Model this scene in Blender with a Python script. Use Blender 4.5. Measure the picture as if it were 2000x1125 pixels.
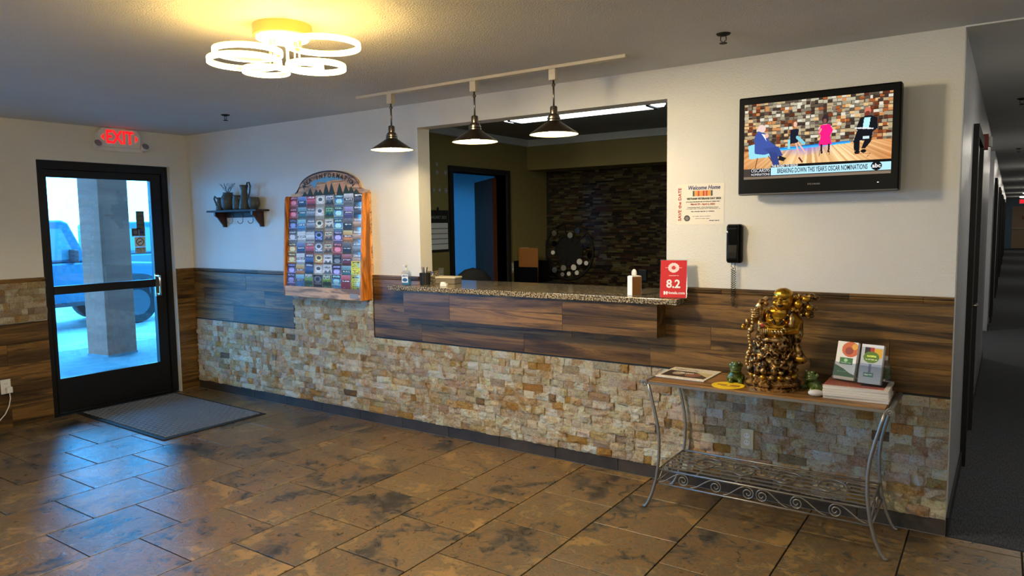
import bpy, bmesh, math, random
import numpy as np
from mathutils import Vector, Matrix, Euler
for o in list(bpy.data.objects): bpy.data.objects.remove(o)
random.seed(7); rng = np.random.default_rng(7)
S = bpy.context.scene
COL = S.collection
PI = math.pi

# ------------------------------------------------------------------ camera
cam_d = bpy.data.cameras.new('camera'); cam = bpy.data.objects.new('camera', cam_d); COL.objects.link(cam)
S.camera = cam
cam_d.sensor_fit = 'HORIZONTAL'; cam_d.sensor_width = 36.0
cam_d.lens = 1397.69 * 36.0 / 2000.0
cam_d.clip_start = .05; cam_d.clip_end = 300
YAW, PITCH, ROLL = -.5985, -.0897, -.0144
fw = Vector((math.sin(YAW)*math.cos(PITCH), math.cos(YAW)*math.cos(PITCH), math.sin(PITCH)))
rt = fw.cross(Vector((0, 0, 1))).normalized(); up = rt.cross(fw)
r2 = rt*math.cos(ROLL)+up*math.sin(ROLL); u2 = -rt*math.sin(ROLL)+up*math.cos(ROLL)
cam.matrix_world = Matrix(((r2.x, u2.x, -fw.x, 6.4631), (r2.y, u2.y, -fw.y, -3.9989), (r2.z, u2.z, -fw.z, 1.56), (0, 0, 0, 1)))

# ------------------------------------------------------------------ sky, exposure
SKY = (.13, .88, 2.1); SKY_STRENGTH = 2.4
wd = bpy.data.worlds.new('overcast_sky'); S.world = wd; wd.use_nodes = True
bg = wd.node_tree.nodes['Background']; bg.inputs[0].default_value = (*SKY, 1); bg.inputs[1].default_value = SKY_STRENGTH
VIEW = S.view_settings
VIEW.view_transform = 'Standard'; VIEW.look = 'None'; VIEW.gamma = 1; VIEW.use_curve_mapping = False
VIEW.exposure = 2.0
# lamp strengths (used by the lamps' own builders further down)
RING_EMIT, RING_TOP_EMIT, PENDANT_EMIT, TUBE_EMIT, HALL_EMIT, FILL_EMIT = 10.0, 8.0, 30.0, 1.4, 18.0, 7.0
RING_DOWN = 51.0   # watts thrown down and sideways by the ring lamp
H = 2.44           # ceiling height
XR = 6.295         # right end of the back wall

# ------------------------------------------------------------------ helpers
def lin(c):
    c = np.asarray(c, float)
    return np.where(c <= .04045, c/12.92, ((c+.055)/1.055)**2.4)
def C(r, g, b): return tuple(float(v) for v in lin(np.array((r, g, b))/255.))

class MB:
    def __init__(s): s.v = []; s.f = []; s.c = []
    def add(s, vs, fs, col=None):
        n = len(s.v); s.v += [tuple(v) for v in vs]
        for f in fs: s.f.append(tuple(i+n for i in f)); s.c.append(col)
        return s
    def box(s, x0, y0, z0, x1, y1, z1, col=None, M=None):
        vs = [Vector(p) for p in ((x0,y0,z0),(x1,y0,z0),(x1,y1,z0),(x0,y1,z0),(x0,y0,z1),(x1,y0,z1),(x1,y1,z1),(x0,y1,z1))]
        if M is not None: vs = [M @ v for v in vs]
        return s.add(vs, [(0,3,2,1),(4,5,6,7),(0,1,5,4),(1,2,6,5),(2,3,7,6),(3,0,4,7)], col)
    def bar(s, a, b, w, h, col=None):
        a, b = Vector(a), Vector(b); d = (b-a); L = d.length; q = d.to_track_quat('X', 'Z').to_matrix().to_4x4(); q.translation = a
        return s.box(0, -w/2, -h/2, L, w/2, h/2, col, q)
    def lathe(s, prof, c=(0,0,0), n=24, M=None, col=None, cap=True):
        vs = []; fs = []
        for r, z in prof:
            for k in range(n):
                a = 2*PI*k/n; v = Vector((c[0]+r*math.cos(a), c[1]+r*math.sin(a), c[2]+z)); vs.append(M @ v if M is not None else v)
        m = len(prof)
        for i in range(m-1):
            for k in range(n): fs.append((i*n+k, i*n+(k+1) % n, (i+1)*n+(k+1) % n, (i+1)*n+k))
        if cap:
            fs.append(tuple(reversed(range(n)))); fs.append(tuple(range((m-1)*n, m*n)))
        return s.add(vs, fs, col)
    def tube(s, pts, r, n=8, col=None, closed=False):
        P = [Vector(p) for p in pts]; m = len(P); R = r if hasattr(r, '__len__') else [r]*m
        vs = []; fs = []; nrm = None
        for i in range(m):
            if closed: t = P[(i+1) % m]-P[i-1]
            else: t = P[min(i+1, m-1)]-P[max(i-1, 0)]
            if t.length < 1e-9: t = Vector((0, 0, 1))
            t.normalize()
            if nrm is None: nrm = t.orthogonal().normalized()
            nrm = nrm-t*nrm.dot(t)
            if nrm.length < 1e-6: nrm = t.orthogonal()
            nrm.normalize(); b = t.cross(nrm)
            for k in range(n):
                a = 2*PI*k/n; vs.append(P[i]+(nrm*math.cos(a)+b*math.sin(a))*R[i])
        for i in range(m if closed else m-1):
            j = (i+1) % m
            for k in range(n): fs.append((i*n+k, i*n+(k+1) % n, j*n+(k+1) % n, j*n+k))
        if not closed: fs.append(tuple(reversed(range(n)))); fs.append(tuple(range((m-1)*n, m*n)))
        return s.add(vs, fs, col)
    def prism(s, poly, y0, y1, M=None, col=None):
        """polygon in x,z extruded along y"""
        n = len(poly); vs = [Vector((x, y0, z)) for x, z in poly]+[Vector((x, y1, z)) for x, z in poly]
        if M is not None: vs = [M @ v for v in vs]
        fs = [tuple(range(n)), tuple(reversed(range(n, 2*n)))]+[(i, i+n, (i+1) % n+n, (i+1) % n) for i in range(n)]
        return s.add(vs, fs, col)
    def ell(s, c, r, n=14, m=9, M=None, col=None, rot=None):
        vs = []; fs = []; q = Euler(rot).to_matrix() if rot else None
        if not hasattr(r, '__len__'): r = (r, r, r)
        for i in range(m+1):
            th = PI*i/m
            for k in range(n):
                a = 2*PI*k/n; v = Vector((r[0]*math.sin(th)*math.cos(a), r[1]*math.sin(th)*math.sin(a), r[2]*math.cos(th)))
                if q is not None: v = q @ v
                v = v+Vector(c); vs.append(M @ v if M is not None else v)
        for i in range(m):
            for k in range(n): fs.append((i*n+k, (i+1)*n+k, (i+1)*n+(k+1) % n, i*n+(k+1) % n))
        return s.add(vs, fs, col)
    def mesh(s, name, smooth=False, fix=True):
        me = bpy.data.meshes.new(name); me.from_pydata(s.v, [], s.f)
        if any(c is not None for c in s.c):
            at = me.attributes.new('Col', 'FLOAT_COLOR', 'FACE')
            arr = np.ones((len(s.f), 4), np.float32)
            for i, c in enumerate(s.c):
                if c is not None: arr[i, :3] = c
            at.data.foreach_set('color', arr.ravel())
        if fix:
            bm = bmesh.new(); bm.from_mesh(me); bmesh.ops.remove_doubles(bm, verts=bm.verts, dist=1e-6)
            bmesh.ops.recalc_face_normals(bm, faces=bm.faces); bm.to_mesh(me); bm.free()
        if smooth: me.shade_smooth()
        me.update(); return me
    def build(s, name, mat, parent=None, smooth=False, M=None, bevel=0, fix=True, angle=None):
        o = bpy.data.objects.new(name, s.mesh(name, smooth, fix)); COL.objects.link(o)
        if mat: o.data.materials.append(mat)
        if M is not None: o.matrix_world = M
        if parent is not None:
            o.parent = parent
        if bevel:
            b = o.modifiers.new('bevel', 'BEVEL'); b.width = bevel; b.segments = 2; b.limit_method = 'ANGLE'
        if angle: o.data.set_sharp_from_angle(angle=math.radians(angle))
        return o
def tag(o, label=None, cat=None, group=None, kind=None):
    for k, v in (('label', label), ('category', cat), ('group', group), ('kind', kind)):
        if v: o[k] = v
    return o
def thing(name, label, cat, loc=(0,0,0), rz=0, group=None):
    o = bpy.data.objects.new(name, None); COL.objects.link(o); o.empty_display_size = .05
    o.location = loc; o.rotation_euler = (0, 0, rz)
    return tag(o, label, cat, group)
def struct(o): o['kind'] = 'structure'; return o
def T(x=0, y=0, z=0, rx=0, ry=0, rz=0):
    return Matrix.Translation((x, y, z)) @ Euler((rx, ry, rz)).to_matrix().to_4x4()
FACE_FRONT = Euler((PI/2, 0, 0)).to_matrix().to_4x4()            # local XY picture -> faces -Y
FACE_RIGHT = Euler((PI/2, 0, PI/2)).to_matrix().to_4x4()         # faces +X

def text_mesh(body, size, align='CENTER', extrude=.0004, bold=0.0, shear=0, space=1.0):
    cu = bpy.data.curves.new('lettering', 'FONT'); cu.body = body; cu.size = size; cu.align_x = align; cu.align_y = 'CENTER'
    cu.extrude = extrude; cu.offset = bold; cu.shear = shear; cu.space_character = space; cu.resolution_u = 2
    ob = bpy.data.objects.new('lettering', cu); COL.objects.link(ob)
    dg = bpy.context.evaluated_depsgraph_get(); me = bpy.data.meshes.new_from_object(ob.evaluated_get(dg))
    bpy.data.objects.remove(ob); bpy.data.curves.remove(cu)
    return me
def text(name, body, size, mat, parent, M, align='CENTER', bold=0.0, extrude=.0004, shear=0, width=None, space=1.0):
    me = text_mesh(body, size, align, extrude, bold, shear, space)
    if width and len(me.vertices):
        xs = [v.co.x for v in me.vertices]; k = width/(max(xs)-min(xs))
        for v in me.vertices: v.co.x *= k
    o = bpy.data.objects.new(name, me); COL.objects.link(o); me.materials.append(mat)
    o.matrix_world = M; o.parent = parent
    return o

class Canvas:
    def __init__(s, w, h, bg=(255,255,255)):
        s.w, s.h = w, h; s.a = np.zeros((h, w, 3)); s.a[:] = np.array(bg)/255.
        yy, xx = np.mgrid[0:h, 0:w]; s.X = (xx+.5)/w; s.Y = (yy+.5)/h
    def put(s, m, c): s.a[m] = np.array(c)/255.
    def rect(s, x0, y0, x1, y1, c): s.put((s.X >= x0) & (s.X < x1) & (s.Y >= y0) & (s.Y < y1), c); return s
    def ell(s, cx, cy, rx, ry, c): s.put(((s.X-cx)/rx)**2+((s.Y-cy)/ry)**2 <= 1, c); return s
    def poly(s, pts, c):
        m = np.zeros(s.X.shape, bool); n = len(pts)
        for i in range(n):
            x0, y0 = pts[i]; x1, y1 = pts[(i+1) % n]
            if y0 == y1: continue
            cond = ((y0 > s.Y) != (y1 > s.Y)) & (s.X < (x1-x0)*(s.Y-y0)/(y1-y0)+x0)
            m ^= cond
        s.put(m, c); return s
    def line(s, pts, w, c):
        asp = s.w/s.h
        for (x0, y0), (x1, y1) in zip(pts[:-1], pts[1:]):
            dx, dy = (x1-x0)*asp, y1-y0; L = max(dx*dx+dy*dy, 1e-9)
            t = np.clip(((s.X-x0)*asp*dx+(s.Y-y0)*dy)/L, 0, 1)
            d = np.hypot((s.X-x0)*asp-t*dx, s.Y-y0-t*dy); s.put(d <= w/2, c)
        return s
    def grad(s, x0, y0, x1, y1, c0, c1):
        m = (s.X >= x0) & (s.X < x1) & (s.Y >= y0) & (s.Y < y1); t = ((s.Y-y0)/(y1-y0))[m][:, None]
        s.a[m] = (np.array(c0)*(1-t)+np.array(c1)*t)/255.; return s
    def words(s, x0, y, x1, h, c, k=.6):
        m = (s.X >= x0) & (s.X < x1) & (np.abs(s.Y-y) < h/2) & (rng.random(s.X.shape) < k); s.put(m, c); return s
    def noise(s, k): s.a = np.clip(s.a+rng.normal(0, k, s.a.shape[:2])[..., None], 0, 1); return s
def picture(name, cv, w, h, mat, parent, M, thick=.0008, edge=(.75,.75,.75)):
    """a thin sheet in local XY, printed side +Z"""
    vs = [(-w/2+w*i/cv.w, h/2-h*j/cv.h, 0) for j in range(cv.h+1) for i in range(cv.w+1)]
    W1 = cv.w+1; fs = [(j*W1+i, (j+1)*W1+i, (j+1)*W1+i+1, j*W1+i+1) for j in range(cv.h) for i in range(cv.w)]
    cols = [tuple(c) for c in lin(cv.a.reshape(-1, 3))]
    n = len(vs); vs += [(-w/2, h/2, -thick), (w/2, h/2, -thick), (w/2, -h/2, -thick), (-w/2, -h/2, -thick)]
    a, b, c, d = 0, cv.w, W1*(cv.h+1)-1, W1*cv.h
    fs += [(n, n+1, n+2, n+3), (a, b, n+1, n), (b, c, n+2, n+1), (c, d, n+3, n+2), (d, a, n, n+3)]; cols += [edge]*5
    me = bpy.data.meshes.new(name); me.from_pydata(vs, [], fs)
    at = me.attributes.new('Col', 'FLOAT_COLOR', 'FACE'); arr = np.ones((len(fs), 4), np.float32); arr[:, :3] = cols
    at.data.foreach_set('color', arr.ravel()); me.update()
    o = bpy.data.objects.new(name, me); COL.objects.link(o); me.materials.append(mat); o.matrix_world = M
    if parent is not None: o.parent = parent
    return o

# ------------------------------------------------------------------ materials
class NT:
    def __init__(s, name):
        s.m = bpy.data.materials.new(name); s.m.use_nodes = True; s.t = s.m.node_tree; s.p = s.t.nodes['Principled BSDF']; s.o = s.t.nodes['Material Output']
    def n(s, typ, **k):
        nd = s.t.nodes.new(typ)
        for a, v in k.items():
            if a.startswith('i_'): nd.inputs[a[2:].replace('_', ' ')].default_value = v
            else: setattr(nd, a, v)
        return nd
    def l(s, a, b): s.t.links.new(a, b)
    def set(s, col=None, rough=.5, metal=0, spec=.5, emit=None, es=1.0):
        p = s.p.inputs
        if col is not None: p['Base Color'].default_value = (*col, 1)
        p['Roughness'].default_value = rough; p['Metallic'].default_value = metal; p['Specular IOR Level'].default_value = spec
        if emit is not None: p['Emission Color'].default_value = (*emit, 1); p['Emission Strength'].default_value = es
        return s
    def coords(s, kind='Position', scale=(1,1,1), rand=0):
        if kind == 'Position': out = s.n('ShaderNodeNewGeometry').outputs['Position']
        else: out = s.n('ShaderNodeTexCoord').outputs[kind]
        mp = s.n('ShaderNodeMapping'); mp.inputs['Scale'].default_value = scale; s.l(out, mp.inputs['Vector'])
        if rand:
            oi = s.n('ShaderNodeObjectInfo'); mu = s.n('ShaderNodeMath', operation='MULTIPLY'); mu.inputs[1].default_value = rand
            s.l(oi.outputs['Random'], mu.inputs[0]); cb = s.n('ShaderNodeCombineXYZ')
            for k in range(3): s.l(mu.outputs[0], cb.inputs[k])
            s.l(cb.outputs[0], mp.inputs['Location'])
        return mp.outputs[0]
    def noise(s, vec, scale, detail=4, rough=.55, dist=0):
        nd = s.n('ShaderNodeTexNoise'); nd.inputs['Scale'].default_value = scale; nd.inputs['Detail'].default_value = detail
        nd.inputs['Roughness'].default_value = rough; nd.inputs['Distortion'].default_value = dist; s.l(vec, nd.inputs['Vector']); return nd
    def ramp(s, fac, stops, interp='LINEAR'):
        r = s.n('ShaderNodeValToRGB'); r.color_ramp.interpolation = interp; e = r.color_ramp.elements
        while len(e) < len(stops): e.new(.5)
        for i, (p, c) in enumerate(stops): e[i].position = p; e[i].color = (*c, 1) if len(c) == 3 else c
        s.l(fac, r.inputs[0]); return r.outputs[0]
    def mix(s, fac, a, b, mode='MIX'):
        m = s.n('ShaderNodeMix', data_type='RGBA', blend_type=mode)
        for sock, v in ((m.inputs[0], fac), (m.inputs[6], a), (m.inputs[7], b)):
            if isinstance(v, (int, float)): sock.default_value = v
            elif isinstance(v, tuple): sock.default_value = (*v, 1)
            else: s.l(v, sock)
        return m.outputs[2]
    def bump(s, h, strength=.3, dist=.01):
        b = s.n('ShaderNodeBump'); b.inputs['Strength'].default_value = strength; b.inputs['Distance'].default_value = dist
        s.l(h, b.inputs['Height']); s.l(b.outputs[0], s.p.inputs['Normal']); return s
    def base(s, c): s.l(c, s.p.inputs['Base Color']); return s
    def rgh(s, c): s.l(c, s.p.inputs['Roughness']); return s
MAT = {}
def simple(name, col, rough=.5, metal=0, spec=.5, emit=None, es=1.0, bump=None):
    t = NT(name).set(col, rough, metal, spec, emit, es)
    if bump:
        sc, st, di = bump; nz = t.noise(t.coords('Object'), sc, 3); t.bump(nz.outputs[0], st, di)
    MAT[name] = t.m; return t.m
def emissive(name, col, es):
    t = NT(name); t.set((0,0,0), .5, emit=col, es=es); MAT[name] = t.m; return t.m

def paint(name, col, rough=.55, scale=90, strength=.25, dist=.004, spec=.4):
    t = NT(name).set(col, rough, 0, spec); v = t.coords('Position')
    a = t.noise(v, scale, 3, .6); b = t.noise(v, 2.0, 2)
    t.base(t.mix(t.ramp(b.outputs[0], [(.3, (0,0,0)), (.7, (1,1,1))]), tuple(c*.94 for c in col), col)); t.bump(a.outputs[0], strength, dist)
    MAT[name] = t.m; return t.m
paint('wall_paint', C(222,219,210), .5, 95, .55, .006)
paint('ceiling_paint', C(212,212,208), .75, 130, .8, .008)
paint('office_paint', C(140,126,76), .6)
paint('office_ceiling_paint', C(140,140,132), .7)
paint('hall_paint', C(165,166,170), .32, 95, .45, .006, .5)
paint('blue_room_paint', C(150,175,190), .6)
simple('grout', C(20,17,15), .9)
# floor tiles
t = NT('slate_tile').set(rough=.4, spec=.55); v = t.coords('Position', (1,1,1), 37)
a = t.noise(v, 2.6, 5, .6, .5); b = t.noise(v, 13, 9, .72, 1.3); c = t.noise(v, 30, 3, .5, .9); d = t.noise(v, 80, 4, .6)
f = t.mix(.42, a.outputs[0], b.outputs[0])
col = t.ramp(f, [(.41, C(52,46,40)), (.455, C(90,78,60)), (.495, C(130,98,56)), (.535, C(92,82,62)), (.585, C(150,118,70))])
oi = t.n('ShaderNodeObjectInfo'); col = t.mix(.6, col, t.ramp(oi.outputs['Random'], [(0, (.72,.73,.75)), (.5, (1,1,1)), (1, (1.12,1.02,.88))]), 'MULTIPLY'); t.base(col)
t.rgh(t.ramp(b.outputs[0], [(.3, (.24,)*3), (.7, (.38,)*3)])); t.p.inputs['Specular IOR Level'].default_value = .7
hb = t.mix(.5, t.mix(.4, c.outputs[0], d.outputs[0]), b.outputs[0]); t.bump(hb, .5, .008); MAT['slate_tile'] = t.m
t = NT('base_tile').set(rough=.5); v = t.coords('Position', (1,1,1), 20); a = t.noise(v, 5, 7, .6, .6)
t.base(t.ramp(a.outputs[0], [(.3, C(38,36,34)), (.7, C(72,62,52))])); t.bump(a.outputs[0], .3, .004); MAT['base_tile'] = t.m
# wood-look planks
def wood(name, stops, sx=1.1, sz=17, rand=61, rough=.38, axis='X', bump=.12):
    t = NT(name).set(rough=rough, spec=.45)
    sc = {'X': (sx, sz, sz), 'Y': (sz, sx, sz), 'Z': (sz, sz, sx)}[axis]
    v = t.coords('Position', sc, rand); a = t.noise(v, 1.0, 9, .68, 1.6)
    w2 = t.coords('Position', tuple(k*.35 for k in sc), rand*2); b = t.noise(w2, 1.0, 4, .5, 2.2)
    c1 = t.ramp(a.outputs[0], stops); c2 = t.ramp(b.outputs[0], [(.38, (.22,.2,.18)), (.58, (1.1,1.1,1.1))])
    t.base(t.mix(.85, c1, c2, 'MULTIPLY')); t.bump(a.outputs[0], bump, .003); MAT[name] = t.m; return t.m
PL = [(.28, C(40,27,13)), (.41, C(84,60,30)), (.52, C(132,97,50)), (.63, C(100,72,37)), (.8, C(170,132,78))]
wood('plank_wood', PL); wood('plank_wood_side', PL, axis='Y')
wood('oak', [(.3, C(196,112,36)), (.5, C(216,132,48)), (.75, C(226,152,70))], sx=6, sz=40, axis='Z', rough=.45)
wood('oak_flat', [(.3, C(190,140,98)), (.5, C(214,166,120)), (.75, C(228,184,140))], sx=5, sz=45, axis='X', rough=.5)
wood('dark_wood', [(.3, C(44,24,14)), (.6, C(72,40,24)), (.8, C(90,54,32))], sx=3, sz=30, axis='Z', rough=.4)
wood('shelf_wood', [(.3, C(38,26,20)), (.6, C(62,44,34)), (.8, C(92,72,58))], sx=3, sz=30, axis='X', rough=.65)
wood('table_wood', [(.3, C(96,66,34)), (.5, C(146,104,56)), (.75, C(176,132,78))], sx=3, sz=30, axis='X', rough=.35)
# split face stone (colour of each stone in attribute Col)
t = NT('split_stone').set(rough=.75, spec=.3); at = t.n('ShaderNodeAttribute', attribute_name='Col'); v = t.coords('Position')
a = t.noise(v, 48, 8, .75, 1.5); b = t.noise(v, 7, 6, .7, .8); g = t.noise(v, 120, 5, .75, .8); h2 = t.noise(v, 13, 5, .7, 1.0)
k = t.ramp(a.outputs[0], [(.30, (.42,.34,.27)), (.40, (.9,.86,.8)), (.50, (1.15,1.15,1.15)), (.72, (1.35,1.35,1.35))])  # stone mottle, with shade of the rough relief painted into its lows
cc = t.mix(1.0, at.outputs['Color'], k, 'MULTIPLY'); cc = t.mix(1.0, cc, t.ramp(g.outputs[0], [(.34, (.5,.44,.38)), (.44, (1.05,1.05,1.05)), (.66, (1.2,1.2,1.2))]), 'MULTIPLY')
cc = t.mix(t.ramp(b.outputs[0], [(.50, (0,0,0)), (.64, (.8,.8,.8))]), cc, t.mix(1.0, k, C(200,146,66), 'MULTIPLY'))
t.base(t.mix(t.ramp(h2.outputs[0], [(.64, (0,0,0)), (.76, (.6,.6,.6))]), cc, C(112,88,64)))
hb = t.mix(.35, a.outputs[0], g.outputs[0]); t.bump(hb, 1.0, .05); MAT['split_stone'] = t.m
# print, granite, misc
t = NT('print').set(rough=.45, spec=.4); at = t.n('ShaderNodeAttribute', attribute_name='Col'); t.base(at.outputs['Color']); MAT['print'] = t.m
t = NT('screen_picture').set((0,0,0), rough=.4, spec=.08); at = t.n('ShaderNodeAttribute', attribute_name='Col')
t.l(at.outputs['Color'], t.p.inputs['Emission Color']); t.p.inputs['Emission Strength'].default_value = 1.35/2**VIEW.exposure; MAT['screen_picture'] = t.m
t = NT('granite').set(rough=.09, spec=.6); v = t.coords('Position'); a = t.noise(v, 95, 3, .6); b = t.noise(v, 210, 2, .5)
c1 = t.ramp(a.outputs[0], [(.36, C(38,34,30)), (.44, C(112,98,78)), (.52, C(168,154,128)), (.62, C(196,184,160)), (.7, C(96,84,68))], 'CONSTANT')
t.base(t.mix(t.ramp(b.outputs[0], [(.5, (0,0,0)), (.62, (.8,.8,.8))]), c1, C(60,54,48))); MAT['granite'] = t.m
t = NT('carpet').set(rough=.95, spec=.1); v = t.coords('Position', (60, 9, 1)); a = t.noise(v, 3, 5, .7)
t.base(t.ramp(a.outputs[0], [(.3, C(40,41,44)), (.7, C(84,86,92))])); t.bump(a.outputs[0], .6, .004); MAT['carpet'] = t.m
t = NT('pane_glass'); nd = t.t.nodes; tr = t.n('ShaderNodeBsdfTransparent'); gl = t.n('ShaderNodeBsdfGlossy'); mx = t.n('ShaderNodeMixShader')
tr.inputs[0].default_value = (.93,.97,.97,1); gl.inputs['Roughness'].default_value = .02; mx.inputs[0].default_value = .06
t.l(tr.outputs[0], mx.inputs[1]); t.l(gl.outputs[0], mx.inputs[2]); t.l(mx.outputs[0], t.o.inputs[0]); MAT['pane_glass'] = t.m
t = NT('clear_acrylic'); tr = t.n('ShaderNodeBsdfTransparent'); gl = t.n('ShaderNodeBsdfGlossy'); mx = t.n('ShaderNodeMixShader')
tr.inputs[0].default_value = (.9,.93,.95,1); gl.inputs['Roughness'].default_value = .06; mx.inputs[0].default_value = .12
t.l(tr.outputs[0], mx.inputs[1]); t.l(gl.outputs[0], mx.inputs[2]); t.l(mx.outputs[0], t.o.inputs[0]); MAT['clear_acrylic'] = t.m
simple('black_metal', C(20,20,22), .4, .3); simple('black_plastic', C(8,8,9), .35, 0, .14); simple('black_matte', C(20,20,21), .7)
simple('nickel', C(128,118,104), .28, 1.0); simple('dark_nickel', C(92,82,70), .32, 1.0); simple('chrome', C(190,190,195), .15, 1.0)
simple('cream_metal', C(205,196,176), .45); simple('white_plastic', C(225,224,218), .4); simple('beige_plastic', C(196,188,160), .45)
simple('white_enamel', C(235,225,195), .4); simple('paper', C(235,232,225), .7); simple('page_edges', C(206,198,186), .8, bump=(300, .4, .002))
simple('iron', C(150,146,140), .4, .8, bump=(90, .2, .002)); simple('red_plastic', C(170,22,22), .4); simple('red_print', C(205,28,36), .35)
simple('ink', C(26,26,30), .6); simple('white_ink', C(245,245,245), .6); simple('navy_ink', C(36,48,110), .6); simple('red_ink', C(170,40,36), .6); simple('green_ink', C(150,200,60), .6)
simple('fire_red', C(140,30,26), .4); simple('brown_card', C(150,98,40), .6); simple('grey_card', C(150,150,150), .6)
simple('yellow_print', C(240,205,30), .5); simple('pebble', C(205,200,196), .5, bump=(60, .2, .004)); simple('blue_liquid', C(60,140,190), .2)
simple('tail_dark', C(22,30,38), .5)

# ================================================================== SETTING
def boxes(name, lst, mat, parent=None):
    b = MB()
    for q in lst:
        if name.startswith('wall') and q[2] == 0: q = (q[0],q[1],-.12,q[3],q[4],q[5])
        b.box(*q)
    return b.build(name, MAT[mat], parent)
# ---- floor and its tiles
floor = struct(boxes('floor', [(-.15,-7.6,-.12,9.6,0,-.006)], 'grout'))
TX, TY, X0 = .4609, .466, 3.3771
tile_variants = []
def tile_mesh(w, h):
    b = MB(); e = .0014
    vs = [(-w/2,-h/2,-.006),(w/2,-h/2,-.006),(w/2,h/2,-.006),(-w/2,h/2,-.006),(-w/2,-h/2,-e),(w/2,-h/2,-e),(w/2,h/2,-e),(-w/2,h/2,-e),
          (-w/2+e,-h/2+e,0),(w/2-e,-h/2+e,0),(w/2-e,h/2-e,0),(-w/2+e,h/2-e,0)]
    b.add(vs, [(0,1,5,4),(1,2,6,5),(2,3,7,6),(3,0,4,7),(4,5,9,8),(5,6,10,9),(6,7,11,10),(7,4,8,11),(8,9,10,11)])
    m = b.mesh('tile'); m.materials.append(MAT['slate_tile']); return m
full = tile_mesh(TX-.007, TY-.007)
rest = MB()
for k in range(-8, 14):
    xa = max(X0+k*TX, 0.0); xb = min(X0+(k+1)*TX, 9.5)
    if xb-xa < .03: continue
    off = -.783 if k % 2 else -.556
    for j in range(-2, 16):
        yb = off+TY-j*TY; ya = yb-TY
        ya, yb = max(ya, -7.5), min(yb, -.012)
        if yb-ya < .03: continue
        cx, cy = (xa+xb)/2, (ya+yb)/2
        if ya < -3.9 or xa > 7.4:
            rest.box(xa+.002, ya+.002, -.006, xb-.002, yb-.002, 0); continue
        whole = abs(xb-xa-TX) < 1e-3 and abs(yb-ya-TY) < 1e-3
        o = bpy.data.objects.new('tile', full if whole else tile_mesh(xb-xa-.007, yb-ya-.007)); COL.objects.link(o)
        o.location = (cx, cy, random.uniform(-.0004, .0004)); o.parent = floor
tag(rest.build('tile_field', MAT['slate_tile'], floor), kind='stuff')
SL = .009
def hx(y): return XR+SL*max(y, 0)        # the hallway's left wall drifts a little
YE = 38.5
b = MB(); b.add([(XR,0,0),(8.2,0,0),(8.6,YE,0),(hx(YE),YE,0),(XR,0,-.12),(8.2,0,-.12),(8.6,YE,-.12),(hx(YE),YE,-.12)], [(0,1,2,3),(4,7,6,5),(0,4,5,1),(1,5,6,2),(2,6,7,3),(3,7,4,0)])
b.box(4.4,5.39,-.1,6.46,7.71,-.001)
struct(b.build('floor_hallway', MAT['carpet'], None))
struct(boxes('floor_office', [(0,.13,-.1,6.17,4.2,0)], 'carpet'))
# ---- ceilings
struct(boxes('ceiling', [(-.15,-7.6,H,9.6,.13,H+.1)], 'ceiling_paint'))
struct(boxes('ceiling_office', [(2.13,.13,H,6.17,3.05,H+.1), (0,.13,H,2.13,4.2,H+.1)], 'office_ceiling_paint'))
b = MB(); b.add([(XR-.1,.13,H),(8.3,.13,H),(8.7,YE,H),(hx(YE)-.1,YE,H),(XR-.1,.13,H+.1),(8.3,.13,H+.1),(8.7,YE,H+.1),(hx(YE)-.1,YE,H+.1)], [(0,3,2,1),(4,5,6,7),(0,1,5,4),(1,2,6,5),(2,3,7,6),(3,0,4,7)])
b.box(4.4,5.4,H,XR-.05,7.7,H+.1)
struct(b.build('ceiling_hallway', MAT['ceiling_paint'], None))
# ---- back wall with the reception opening
OX0, OX1, OZ0, OZ1 = 2.92, 4.842, 1.085, 2.266
wall_back = struct(boxes('wall_back', [(0,0,0,OX0,.13,H), (OX1,0,0,XR,.13,H), (OX0,0,OZ1,OX1,.13,H), (OX0,0,0,OX1,.13,OZ0)], 'wall_paint'))
# ---- left wall: door opening and, further along, an unseen window added for fill light
DY0, DY1, DZ = -1.322, -.19, 2.135
WY0, WY1, WZ0, WZ1 = -5.6, -2.35, .75, 2.15
wall_left = struct(boxes('wall_left', [(-.15,DY1,0,0,.13,H), (-.15,DY0,DZ,0,DY1,H), (-.15,WY1,0,0,DY0,H), (-.15,WY0,0,0,WY1,WZ0), (-.15,WY0,WZ1,0,WY1,H), (-.15,-7.6,0,0,WY0,H)], 'wall_paint'))
struct(boxes('wall_front', [(0,-7.6,0,9.5,-7.5,H)], 'wall_paint'))
struct(boxes('wall_right', [(9.5,-7.6,0,9.6,.13,H), (8.2,0,0,9.5,.13,H)], 'wall_paint'))
win = struct(MB().box(-.11,WY0,WZ0,-.05,WY0+.06,WZ1).box(-.11,WY1-.06,WZ0,-.05,WY1,WZ1).box(-.11,WY0+.06,WZ1-.06,-.05,WY1-.06,WZ1).box(-.11,WY0+.06,WZ0,-.05,WY1-.06,WZ0+.06)
    .box(-.11,-4.0,WZ0+.06,-.05,-3.94,WZ1-.06).build('fill_window', MAT['black_metal']))
for ya, yb in ((WY0+.06,-4.0), (-3.94,WY1-.06)):
    MB().box(-.084,ya,WZ0+.06,-.078,yb,WZ1-.06).build('pane', MAT['pane_glass'], win)
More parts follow.
